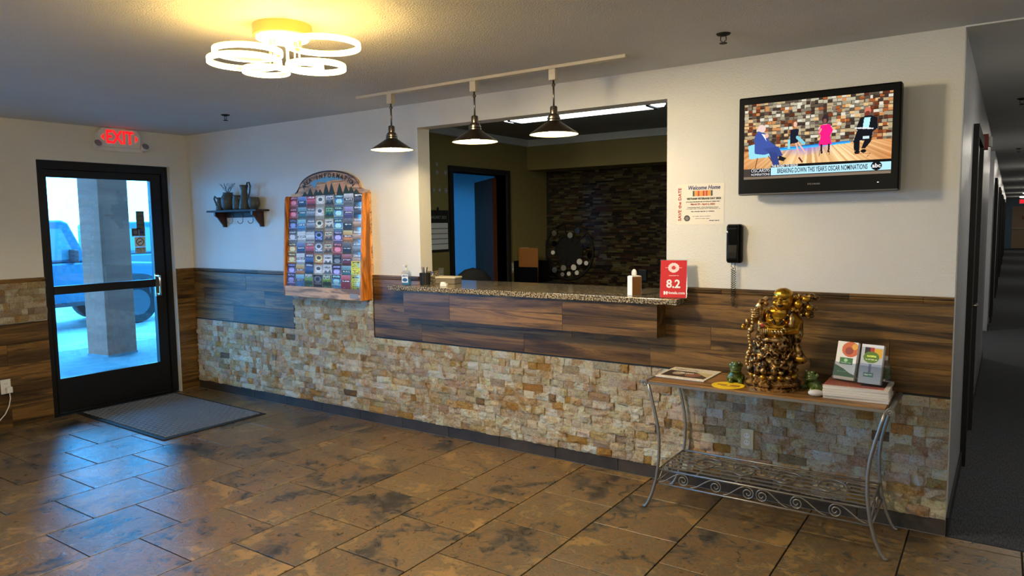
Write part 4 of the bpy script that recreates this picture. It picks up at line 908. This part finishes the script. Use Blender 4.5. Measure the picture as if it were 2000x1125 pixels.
# robe collar, sleeves
b = MB().tube([(-.05,-.03,.4),(-.06,-.062,.36),(-.062,-.08,.31),(-.04,-.088,.26)],[.012,.014,.014,.012],8).tube([(.08,-.03,.398),(.088,-.056,.36),(.083,-.076,.32)],[.014,.014,.012],8)
b.tube([(-.07,-.03,.262),(-.03,-.085,.255),(.03,-.088,.255),(.08,-.03,.262)],.014,8)
b.build('robe_collar', MAT['antique_gold'], st, smooth=True)
b = MB().tube([(.11,-.01,.335),(.118,-.026,.28),(.112,-.03,.23),(.124,-.03,.185),(.13,-.03,.165)],[.03,.026,.016,.02,.024],12).ell((.128,-.032,.155),(.036,.018,.026))
o = b.build('hanging_sleeve', MAT['antique_gold'], st); remesh(o, .0035)
MB().ell((.13,-.048,.158),(.022,.006,.014)).build('sleeve_lining', MAT['bright_gold'], st, smooth=True)
# bead necklace
for s in (-1, 1):
    for k in range(12):
        u = k/11; x = .03+s*(.058-.05*u); y = -.045-.036*u; z = .4-.062*u
        if s == -1: x -= .012*u
        MB().ell((x,y,z),.0062,8,6).build('bead', MAT['statue_dark' if k % 4 else 'bright_gold'], st, smooth=True)
# flower medallion with drop petals
b = MB().ell((-.045,-.083,.325),(.026,.01,.02))
for k in range(6): b.ell((-.066+.0085*k,-.089,.297),(.0042,.005,.016),8,6)
b.build('medallion', MAT['antique_gold'], st, smooth=True); MB().ell((-.045,-.0925,.327),(.012,.004,.008)).build('medallion_centre', MAT['red_ink'], st, smooth=True)
# staff of beads at the left, fan knob
b = MB()
for k in range(16): b.ell((-.098+.006*math.sin(k*.8)-.0012*k,-.075,.37-.0165*k),(.0105,.0105,.0095),9,6)
b.ell((-.13,-.07,.318),(.02,.016,.016)).ell((-.118,-.07,.34),(.018,.016,.018)).ell((-.105,-.075,.3),(.016,.014,.016))
b.build('bead_string', MAT['antique_gold'], st, smooth=True); MB().ell((-.14,-.08,.312),.0125).build('knob', MAT['bright_gold'], st, smooth=True)
b = MB().tube([(-.07,-.06,.41),(-.055,-.03,.44),(-.035,0,.455)],[.018,.016,.012],10); b.ell((-.035,-.04,.43),(.012,.012,.014)); b.build('leafy_fan', MAT['antique_gold'], st, smooth=True)
# branch with gourds and coins over the shoulder
b = MB().tube([(.08,.02,.425),(.11,.015,.46),(.145,.0,.468),(.165,-.005,.45)],[.014,.015,.014,.012],10).ell((.15,.0,.41),(.04,.03,.03)).ell((.175,.0,.468),(.022,.02,.018)).ell((.2,.0,.46),(.015,.015,.015)).ell((.158,0,.385),(.03,.025,.022)).ell((.12,.01,.42),(.03,.025,.03))
random.seed(5)
for k in range(26): b.ell((.15+random.uniform(-.05,.05),-.02+random.uniform(-.012,.012),.425+random.uniform(-.055,.05)),random.uniform(.006,.013),8,6)
o = b.build('fruit_branch', MAT['antique_gold'], st); remesh(o, .0034)
for x, z, rx_, rz_ in ((.115,.432,.021,.022),(.15,.46,.02,.016),(.168,.418,.018,.016),(.158,.385,.012,.013),(.093,.408,.014,.013)):
    MB().ell((x,-.035,z),(rx_,.016,rz_)).build('gourd', MAT['bright_gold'], st, smooth=True)
MB().tube([(.1,-.02,.452),(.115,-.025,.466),(.135,-.025,.47),(.15,-.025,.462)],.008,8).build('gold_rim', MAT['bright_gold'], st, smooth=True)
# ---- green figurines
t = NT('jade').set(rough=.22, spec=.6); v = t.coords('Object'); nz = t.noise(v, 30, 4); t.base(t.ramp(nz.outputs[0], [(.3, C(34,48,18)), (.6, C(78,96,38)), (.8, C(128,140,70))])); MAT['jade'] = t.m
def frog(x, y, rz, k, lab, wide):
    q = thing('jade_figurine', lab, 'figurine', (x,y,TZ), rz, 'green figurines on the console table')
    b = MB().ell((0,.008,.032),(.036*wide,.034,.034)).ell((0,-.012,.07),(.03*wide,.03,.028)).ell((0,-.02,.092),(.02*wide,.02,.015)).ell((0,-.03,.062),(.028*wide,.016,.009)).ell((0,-.028,.078),(.026*wide,.016,.008))
    for s in (-1, 1):
        b.ell((s*.016*wide,-.014,.1),(.009,.009,.009)).ell((s*.024*wide,-.026,.012),(.013,.018,.012)).ell((s*.034*wide,.01,.02),(.013,.024,.02)).ell((s*.028*wide,.0,.085),(.008,.008,.012))
        for t_ in range(3): b.ell((s*(.016+.008*t_)*wide,-.042,.006),(.004,.008,.005),7,5)
    for t_ in range(5): b.ell((0,.03-.004*t_,.045+.012*t_),(.008,.008,.008),7,5)
    o = b.build('body', MAT['jade'], q, M=Matrix.Scale(k, 4)); remesh(o, .0032)
    for s in (-1, 1): MB().ell((s*.016*wide*k,-.0235*k,.102*k),.0035*k,8,6).build('eye', MAT['pebble'], q, smooth=True)
    MB().ell((0,-.046*k,.069*k),(.022*wide*k,.003,.002)).build('mouth', MAT['statue_dark'], q, smooth=True)
frog(5.335,-.255,math.radians(15),1.05,'small upright green stone figurine left of the statue',.95); frog(5.712,-.235,math.radians(-35),.92,'wide low green stone figurine right of the statue',1.25)
# ---- papers on the table
cv = Canvas(70,66,(222,214,200)); cv.rect(.05,.34,.95,.86,(58,46,38)).ell(.3,.55,.12,.14,(170,150,130)).ell(.62,.6,.16,.18,(140,90,70)).poly([(.6,.34),(.95,.34),(.95,.7),(.75,.5)],(200,184,140)).words(.25,.5,.6,.08,(230,225,215),.6).words(.08,.2,.6,.1,(60,56,56),.5).noise(.05)
o = picture('newspaper', cv, .275, .285, MAT['print'], None, T(5.058,-.2,TZ+.005,rz=-.02), .0045); tag(o, 'glossy picture newspaper lying at the left end of the table', 'newspaper')
cv = Canvas(30,30,(240,205,30)); cv.words(.15,.45,.48,.1,(150,110,20),.7).words(.55,.45,.85,.14,(190,110,20),.7).words(.25,.62,.8,.06,(150,110,20),.6)
q = thing('round_card', 'flat yellow round card in front of the small figurine', 'card', (5.328,-.362,TZ)); MB().lathe([(.082,0),(.082,.0022)], n=40).build('disc', MAT['yellow_print'], q)
text('lettering', 'OPEN 24/7', .026, MAT['brown_card'], q, Matrix.Translation((0,0,.0026)), width=.11); bpy.data.objects.remove(q.children[-1])
MB().box(-.055,-.01,.0022,-.005,.012,.0024).box(.01,-.012,.0022,.06,.018,.0024).box(-.03,-.03,.0022,.05,-.02,.0024).build('print_marks', MAT['brown_card'], q)
o = MB().ell((0,0,.0165),(.036,.024,.0165),20,12).build('pebble', MAT['pebble'], None, smooth=True, M=T(5.757,-.372,TZ,rz=.3)); tag(o, 'smooth white pebble between the green figurine and magazines', 'pebble')
mz = TZ; ths = (.014,.013,.012,.011,.010)
for k, th in enumerate(ths):
    M = T(5.925+random.uniform(-.004,.004), -.255+random.uniform(-.004,.004), mz, rz=.03+random.uniform(-.03,.03))
    lab = 'thick pale magazine, %s in the stack at the table right end' % ('topmost' if k == 4 else 'lowest' if k == 0 else ['','second from the bottom','in the middle','second from the top'][k])
    q = thing('magazine', lab, 'magazine', group='magazines stacked on the table'); q.matrix_world = M
    MB().box(-.14,-.12,.0006,.14,.12,th-.0012).build('pages', MAT['page_edges'], q)
    if k == 4:
        cv = Canvas(40,34,(150,60,54)); cv.rect(0,.0,1,.1,(210,196,182)).grad(0,.1,1,.9,(120,72,52),(170,84,72)).rect(.55,.1,.96,.7,(40,28,24)).rect(.93,0,1,1,(214,206,196)).rect(0,.92,1,1,(222,196,184)).noise(.04)
        picture('cover', cv, .282, .242, MAT['print'], q, T(0,0,th-.0002), .0008)
    else: MB().box(-.141,-.121,th-.0012,.141,.121,th-.0003).build('cover', MAT['paper'], q)
    MB().box(-.141,-.121,0,.141,.121,.0006).build('back_cover', MAT['paper'], q)
    mz += th
SZ = mz+.0008
def holder(x, y, rz, cv, lab, lab2):
    q = thing('leaflet_holder', lab, 'leaflet holder', (x,y,SZ), rz, 'clear leaflet holders on the magazines')
    tl = T(0,.0,.0,rx=-.28)
    MB().box(-.053,-.0015,0,.053,.0005,.15,None,tl).box(-.053,-.03,0,-.0515,0,.09,None,tl).box(.0515,-.03,0,.053,0,.09,None,tl).box(-.053,-.0315,0,.053,-.03,.085,None,tl).box(-.053,-.03,0,.053,.06,.0016).build('holder', MAT['clear_acrylic'], q)
    w = thing('leaflet', lab2, 'leaflet', group='leaflets in the clear holders'); w.matrix_world = q.matrix_basis @ tl
    MB().box(-.049,-.0275,.003,.049,-.003,.188).build('leaflet_pile', MAT['paper'], w); picture('front_cover', cv, .098, .186, MAT['print'], w, Matrix.Translation((0,-.0283,.096)) @ FACE_FRONT, .0006)
cv = Canvas(44,80,(240,236,228)); cv.ell(.66,.2,.42,.2,(214,92,30)).ell(.6,.24,.2,.1,(150,36,16)).ell(.85,.12,.14,.08,(240,170,50)).rect(.2,.42,.85,.6,(34,110,44)).ell(.5,.49,.09,.045,(150,200,140)).words(.28,.56,.78,.03,(200,230,190),.7).poly([(0,.62),(.45,.72),(1,.9),(1,.93),(0,.93)],(30,96,42)).poly([(0,.62),(.45,.76),(1,.86),(1,.93),(0,.93)],(30,96,42)).words(.15,.8,.6,.03,(160,200,150),.6).rect(0,.93,1,1,(226,206,180))
holder(5.862,-.225,math.radians(-14),cv,'left clear holder standing on the magazines','white and green leaflet with an orange picture circle')
cv = Canvas(44,80,(196,200,200)); cv.rect(0,0,1,.08,(236,236,236)).rect(.15,.08,.4,.25,(40,20,26)).rect(.4,.08,.6,.25,(190,40,50)).rect(.6,.1,.95,.34,(240,180,40)).ell(.48,.33,.36,.15,(96,130,36)).words(.28,.3,.7,.06,(220,240,90),.8).words(.22,.39,.75,.03,(230,240,180),.7).grad(0,.5,1,1,(150,160,180),(190,196,200)).rect(.4,.5,.52,.8,(90,100,140)).rect(.2,.72,.65,.84,(40,120,90)).words(.24,.78,.6,.04,(230,240,235),.7)
holder(5.978,-.262,math.radians(-10),cv,'right clear holder standing on the magazines','grey leaflet with a green badge and food picture')
q = thing('gel_bottle', 'clear gel bottle with green label behind the right leaflet holder', 'bottle', (6.03,-.185,SZ))
MB().lathe([(.024,0),(.026,.004),(.026,.085),(.02,.1),(.01,.106),(.01,.112)], n=22).build('body', MAT['clear_acrylic'], q, smooth=True, angle=40); MB().lathe([(.0265,.025),(.0265,.075)], n=22, cap=False).build('label', MAT['jade'], q, smooth=True); MB().lathe([(.012,.112),(.012,.13),(.007,.132)], n=16).build('cap', MAT['white_plastic'], q, smooth=True, angle=40)
# ---- outlets
def outlet(x, y, z, rz, lab, n=2, mat='beige_plastic', stand=.0):
    q = thing('wall_outlet', lab, 'outlet', (x,y,z), rz)
    MB().box(-.035,-.006-stand,-.057,.035,0,.057).build('cover_plate', MAT[mat], q, bevel=.002)
    for s in (-1, 1):
        f = MB().lathe([(.0165,0),(.0165,.002)], n=20, M=T(0,-.006-stand,s*.02,rx=PI/2)).build('socket', MAT['white_plastic'], q)
        MB().box(-.0075,-.0088-stand,s*.02-.002,-.0055,-.0081-stand,s*.02+.008).box(.0055,-.0088-stand,s*.02-.002,.0075,-.0081-stand,s*.02+.008).build('slots', MAT['black_matte'], f)
    return q
outlet(5.335,-.0,.34,0,'beige outlet in the stone wall under the table',stand=.026); outlet(.012,-1.66,.335,PI/2,'white outlet with a plugged cord on the left wall',mat='white_plastic')
outlet(2.25,2.2,1.1,PI/2,'beige outlet on the office wall right of the door'); outlet(2.25,1.03,1.11,PI/2,'small pale outlet under the wall calendar in the office')
q = thing('plug_and_cord', 'white plug with a cord hanging down the left wall', 'power cord', (.022,-1.645,.31))
MB().box(0,-.02,-.025,.03,.02,.022).build('plug', MAT['white_plastic'], q, bevel=.004); MB().tube([(.015,.0,-.025),(.017,.002,-.07),(.014,-.01,-.13),(.012,-.04,-.19),(.012,-.09,-.24),(.012,-.18,-.28),(.012,-.3,-.3)],.0045,8).build('cord', MAT['white_plastic'], q, smooth=True)
# ---- office contents
q = thing('fluorescent_light', 'long bright fluorescent light on the office ceiling', 'ceiling light', (3.745,.945,H))
tube_m = emissive('fluorescent_glow', (.86,1.0,1.0), TUBE_EMIT)
MB().box(-.66,-.1,-.022,.66,.1,0).build('housing', MAT['white_plastic'], q); MB().prism([(-.1,-.022),(-.085,-.055),(.085,-.055),(.1,-.022)], -.6, .6, T(rz=PI/2)).build('diffuser', tube_m, q)
for s in (-1, 1):
    MB().prism([(-.104,-.02),(-.09,-.06),(.09,-.06),(.104,-.02)], -.012, .012, T(s*.6,0,0,rz=PI/2)).build('end_band', MAT['black_matte'], q); MB().prism([(-.1,-.022),(-.06,-.05),(.06,-.05),(.1,-.022)], -.025, .025, T(s*.638,0,0,rz=PI/2)).build('end_cap', tube_m, q)
q = thing('mirror_ornament', 'round black metal ornament with small round mirrors on the mosaic wall', 'wall ornament', (2.545,2.886,1.25))
MB().tube([(.3*math.cos(a),-.02,.31*math.sin(a)) for a in np.linspace(0,2*PI,49)[:-1]],.012,8,closed=True).tube([(.17*math.cos(a),-.02,.17*math.sin(a)) for a in np.linspace(0,2*PI,33)[:-1]],.008,8,closed=True).build('hoops', MAT['black_matte'], q, smooth=True)
b = MB().lathe([(.16,.004),(.16,.012)], n=32, M=T(rx=PI/2)); 
for k in range(12): a = 2*PI*k/12+.2; b.bar((.1*math.cos(a),-.018,.1*math.sin(a)),(.3*math.cos(a),-.018,.31*math.sin(a)),.01,.01)
b.build('spokes', MAT['black_matte'], q)
for mx_, mz_, rr, mt in ((461,400,.034,0),(633,420,.034,1),(710,378,.034,0),(445,585,.026,2),(797,525,.026,0),(733,668,.036,2),(803,680,.026,2),(670,722,.035,2),(560,730,.035,1),(460,752,.034,1),(548,792,.025,1),(618,783,.026,2),(704,772,.027,2),(838,605,.034,3),(462,500,.034,3)):
    MB().lathe([(rr*.93,0),(rr*.93,.006)], n=20, M=T((mx_-613)/5.62*.00655,-.028,-(mz_-570)/5.62*.00655,rx=PI/2)).build('mirror', MAT[['chrome','grey_card','white_ink','black_plastic'][mt]], q)  # flat tones stand in for what each mirror would reflect
cb = thing('filing_cabinet', 'black filing cabinet in the office corner under the folders', 'cabinet', (2.475,2.3,0))
MB().box(-.215,-.18,0,.3,.19,.95).build('body', MAT['black_matte'], cb)
for k in range(3): dr = MB().box(-.2,-.195,.03+.3*k,.285,-.18,.31+.3*k).build('drawer', MAT['black_plastic'], cb); MB().tube([(-.02,-.195,.2+.3*k),(-.02,-.22,.2+.3*k),(.1,-.22,.2+.3*k),(.1,-.195,.2+.3*k)],.005,6).build('handle', MAT['nickel'], dr)
o = thing('file_holder', 'black upright file holder on the filing cabinet', 'file holder', (2.4,2.3,.951)); MB().box(-.13,-.11,0,-.125,.11,.22).box(-.125,-.11,0,.16,-.105,.16).box(-.125,.105,0,.16,.11,.22).box(-.125,-.105,0,.16,.105,.004).build('tray', MAT['black_plastic'], o)
o = MB().box(-.115,-.006,0,.12,.006,.35).build('folder', MAT['brown_card'], None, M=T(2.415,2.24,.956,rx=-.03)); tag(o, 'tan paper folder sticking out of the black file holder', 'folder')
o = MB().box(-.05,-.003,0,.05,.003,.35).build('paper_sheets', MAT['paper'], None, M=T(2.335,2.3,.956)); tag(o, 'white printed papers behind the tan folder', 'papers')
cl = thing('wall_calendar', 'black framed wall calendar beside the office door', 'calendar', (2.25,1.0,1.5))
MB().box(0,-.15,-.19,.006,.15,.19).build('backing', MAT['black_matte'], cl)
cv = Canvas(42,36,(214,216,216)); [cv.rect(0,k/5-.012,1,k/5+.012,(90,92,96)) for k in range(1,5)]; [cv.rect(k/7-.01,0,k/7+.01,1,(90,92,96)) for k in range(1,7)]
picture('month_grid', cv, .27, .24, MAT['print'], cl, Matrix.Translation((.0072,0,-.045)) @ FACE_RIGHT); text('month_name', 'JANUARY 2023', .04, MAT['grey_card'], cl, Matrix.Translation((.0066,0,.125)) @ FACE_RIGHT, width=.24); MB().ell((.006,0,.2),(.006,.015,.02)).build('hanger', MAT['black_matte'], cl)
for k, (yy, zz, sz) in enumerate(((1.0,2.1,.022),(1.0,2.03,.024),(1.12,2.03,.026),(.95,1.87,.024),(1.03,1.87,.024),(1.12,1.87,.03))):
    o = thing('wall_flower', ['topmost small pale flower ornament on the dark office wall','small pale flower ornament just under the topmost one','pale flower ornament nearest the office door top','pale flower ornament lowest and nearest the opening','lowest middle pale flower ornament above the calendar','largest low pale flower ornament beside the door frame'][k], 'wall ornament', (2.25,yy,zz), PI/2, 'pale flower ornaments on the office wall'); b = MB()
    for j in range(5): a = 2*PI*j/5+k; b.ell((sz*.6*math.cos(a),-.006,sz*.6*math.sin(a)),(sz*.42,.004,sz*.42),8,5)
    b.build('petals', MAT['grey_card'], o, smooth=True); MB().ell((0,-.01,0),sz*.25,8,6).build('centre', MAT['cream_metal'], o, smooth=True)
ch = thing('office_chair', 'black office chair with its rounded back just above the counter', 'chair', (2.72,1.02,0), math.radians(60))
MB().ell((0,.2,.93),(.22,.05,.24)).build('backrest', MAT['black_matte'], ch, smooth=True); MB().ell((0,-.02,.48),(.24,.24,.06)).build('seat', MAT['black_matte'], ch, smooth=True); MB().tube([(0,0,.1),(0,0,.45)],.03,10).tube([(0,.1,.47),(0,.24,.6),(0,.24,.9)],.02,8).build('column', MAT['black_plastic'], ch, smooth=True)
for k in range(5):
    a = 2*PI*k/5; f = MB().bar((0,0,.1),(.28*math.cos(a),.28*math.sin(a),.07),.04,.03).build('base_arm', MAT['black_plastic'], ch); MB().ell((.28*math.cos(a),.28*math.sin(a),.0305),(.03,.03,.03)).build('caster', MAT['black_plastic'], f, smooth=True)
q = thing('card_reader', 'small white and black device behind the upright box on the counter', 'card reader', (4.5,.38,CT))
MB().box(-.03,-.03,0,.03,.03,.008).tube([(0,0,.008),(0,0,.08)],.008,8).build('stand', MAT['black_plastic'], q); MB().box(-.005,-.015,.05,.055,.012,.125).build('terminal', MAT['black_plastic'], q, bevel=.004); MB().ell((-.03,-.018,.1),(.02,.008,.028)).build('keypad', MAT['white_plastic'], q, smooth=True)
# ---- hallway fittings
q = thing('fire_strobe', 'dark red fire alarm strobe on the hallway wall', 'fire alarm', (hx(3.0),3.0,2.1))
MB().box(0,-.06,0,.035,.06,.12).build('housing', MAT['fire_red'], q, bevel=.004); MB().box(.035,-.04,.02,.06,.04,.1).build('lens', MAT['white_plastic'], q, bevel=.006)
q = thing('room_plaque', 'small black room plaque beside the first hallway door', 'plaque', (hx(2.4),2.42,1.16)); MB().box(0,-.06,0,.008,.06,.12).build('plate', MAT['black_plastic'], q, bevel=.002); MB().box(.008,-.04,.05,.0088,.04,.07).build('raised_number', MAT['grey_card'], q)
q = thing('hallway_exit_sign', 'small red EXIT sign at the far end of the hallway', 'exit sign', (7.36,YE-.05,2.16)); MB().box(-.2,-.03,0,.2,.0,.22).build('housing', MAT['white_plastic'], q); text('exit_letters', 'EXIT', .18, red, q, Matrix.Translation((0,-.032,.11)) @ FACE_FRONT, bold=.004, width=.3); MB().box(-.19,-.031,.01,.19,-.03,.21).build('lit_face', emissive('exit_face', (.7,.03,.05), .2), q)
hall = emissive('hall_glow', (1.0,.93,.8), HALL_EMIT)
for k, y in enumerate((1.1,6.4,11.5,17,23,29,35)):
    q = thing('hallway_light', ['nearest','second','third','fourth','fifth','sixth','farthest'][k]+' round flush light along the hallway ceiling', 'ceiling light', (7.25,y,H), group='hallway ceiling lights'); MB().lathe([(.15,-.02),(.16,0)], n=28).build('rim', MAT['nickel'], q); MB().lathe([(.06,-.06),(.12,-.045),(.145,-.02)], n=28).build('diffuser', hall, q, smooth=True)
q = thing('passage_light', 'round light on the side passage ceiling off the hallway', 'ceiling light', (5.3,6.5,H)); MB().lathe([(.15,-.02),(.16,0)], n=28).build('rim', MAT['nickel'], q); MB().lathe([(.06,-.06),(.12,-.045),(.145,-.02)], n=28).build('diffuser', hall, q, smooth=True)
# ---- outdoors: pillar and parked vehicles
t = NT('stucco').set(rough=.85); v = t.coords('Position'); nz = t.noise(v, 60, 4); w_ = t.noise(t.coords('Position', (.5,.5,5)), 2, 5); t.base(t.ramp(w_.outputs[0], [(.3, C(160,78,56)), (.7, C(186,96,72))])); t.bump(nz.outputs[0], .6, .01); MAT['stucco'] = t.m
q = thing('porch_pillar', 'square stucco porch pillar standing outside the glass door', 'pillar', (-2.98,.655,-.04), math.radians(8))
MB().box(-.2,-.2,0,.2,.2,2.79).build('shaft', MAT['stucco'], q, bevel=.008); MB().box(-.205,-.205,0,.205,.205,.02).build('footing', MAT['concrete'], q)
t = NT('car_paint').set(C(26,84,104), .22, .3, .6); MAT['car_paint'] = t.m
simple('wheel_grey', C(70,72,76), .5, .3); simple('tyre', C(22,23,25), .8, bump=(60,.6,.01)); simple('car_glass', C(70,110,120), .06, 0, .8); simple('car_trim', C(24,28,34), .5); simple('truck_red', C(150,40,44), .3)
def wheel(par, y, x, R=.37):
    w = MB().lathe([(R*.62,-.11),(R*.96,-.12),(R,-.08),(R,.08),(R*.96,.12),(R*.62,.11)], n=32, M=T(x,y,R,ry=PI/2)).build('wheel', MAT['tyre'], par, smooth=True, angle=40)
    MB().lathe([(.04,.10),(.07,.115),(R*.3,.09),(R*.55,.105),(R*.62,.112)], n=24, M=T(x,y,R,ry=PI/2)).build('rim', MAT['wheel_grey'], w, smooth=True, angle=30)
def vehicle(name, lab, x, y, z, rz, mat, mirror=True, sc=1):
    j = thing(name, lab, 'car', (x,y,z), rz); j.scale = (sc,sc,sc)
    # local: +x side faces the hotel, +y is the front
    MB().prism([(-2.0,.45),(-1.95,.4),(-1.6,.4),(1.0,.4),(1.75,.5),(1.8,.62),(1.75,1.0),(1.65,1.05),(.45,1.12),(.4,1.12),(-1.95,1.12),(-2.0,1.05)], -.82, .82, T(rz=PI/2)).build('body', MAT[mat], j, bevel=.03)
    cab = MB().prism([(-1.95,1.12),(.42,1.12),(.12,1.78),(.02,1.82),(-1.85,1.82),(-1.95,1.76)], -.72, .72, T(rz=PI/2)).build('cab', MAT[mat], j, bevel=.03)
    for s in (-1, 1):
        for pts in ([(-.62,1.17),(.22,1.17),(.0,1.68),(-.58,1.70)], [(-1.3,1.17),(-.72,1.17),(-.70,1.70),(-1.28,1.70)], [(-1.85,1.2),(-1.42,1.2),(-1.4,1.68),(-1.82,1.66)]):
            MB().prism(pts, -.006 if s > 0 else -.0, .0 if s > 0 else .006, T(s*.724 if s < 0 else .724, 0, 0, rz=PI/2)).build('side_window', MAT['car_glass'], cab)
        MB().box(.815*s-.02,-1.2,.41,.815*s+.03*s,.6,.47).build('side_step', MAT['car_trim'], j)
        for yy in (-1.3, 1.12):
            wheel(j, yy, s*.74)
            a = np.linspace(.05*PI, .95*PI, 14); outer = [(yy+.52*math.cos(k), .36+.52*math.sin(k)) for k in a]; inner = [(yy+.43*math.cos(k), .36+.43*math.sin(k)) for k in a[::-1]]
            MB().prism(outer+inner, -.09, .09, T(s*.87,0,0,rz=PI/2)).build('fender_flare', MAT['car_trim'], j)
        if mirror: MB().box(.74*s,.08,1.14,.96*s,.16,1.34).build('door_mirror', MAT['car_trim'], j, bevel=.02)
        MB().tube([(.7*s,1.8,.5),(.72*s,2.0,.55),(.72*s,2.02,.85),(.66*s,1.86,.95)],.03,8).build('bumper_tube', MAT['chrome'], j, smooth=True)
    MB().box(-.84,1.76,.42,.84,1.96,.6).build('front_bumper', MAT['car_trim'], j, bevel=.02); MB().box(-.84,-2.1,.42,.84,-1.98,.6).build('rear_bumper', MAT['car_trim'], j, bevel=.02)
    for s in (-1, 1): MB().lathe([(.1,0),(.1,.05)], n=18, M=T(s*.5,1.76,.85,rx=-PI/2)).build('headlight', MAT['chrome'], j)
    return j
vehicle('parked_jeep', 'blue boxy off-road car parked just beyond the porch pillar', -6.95, 1.55, -.1, 0, 'car_paint')
vehicle('parked_wagon', 'second blue car farther back, right of the porch pillar', -9.9, 5.75, -.1, math.radians(3), 'car_paint', False)
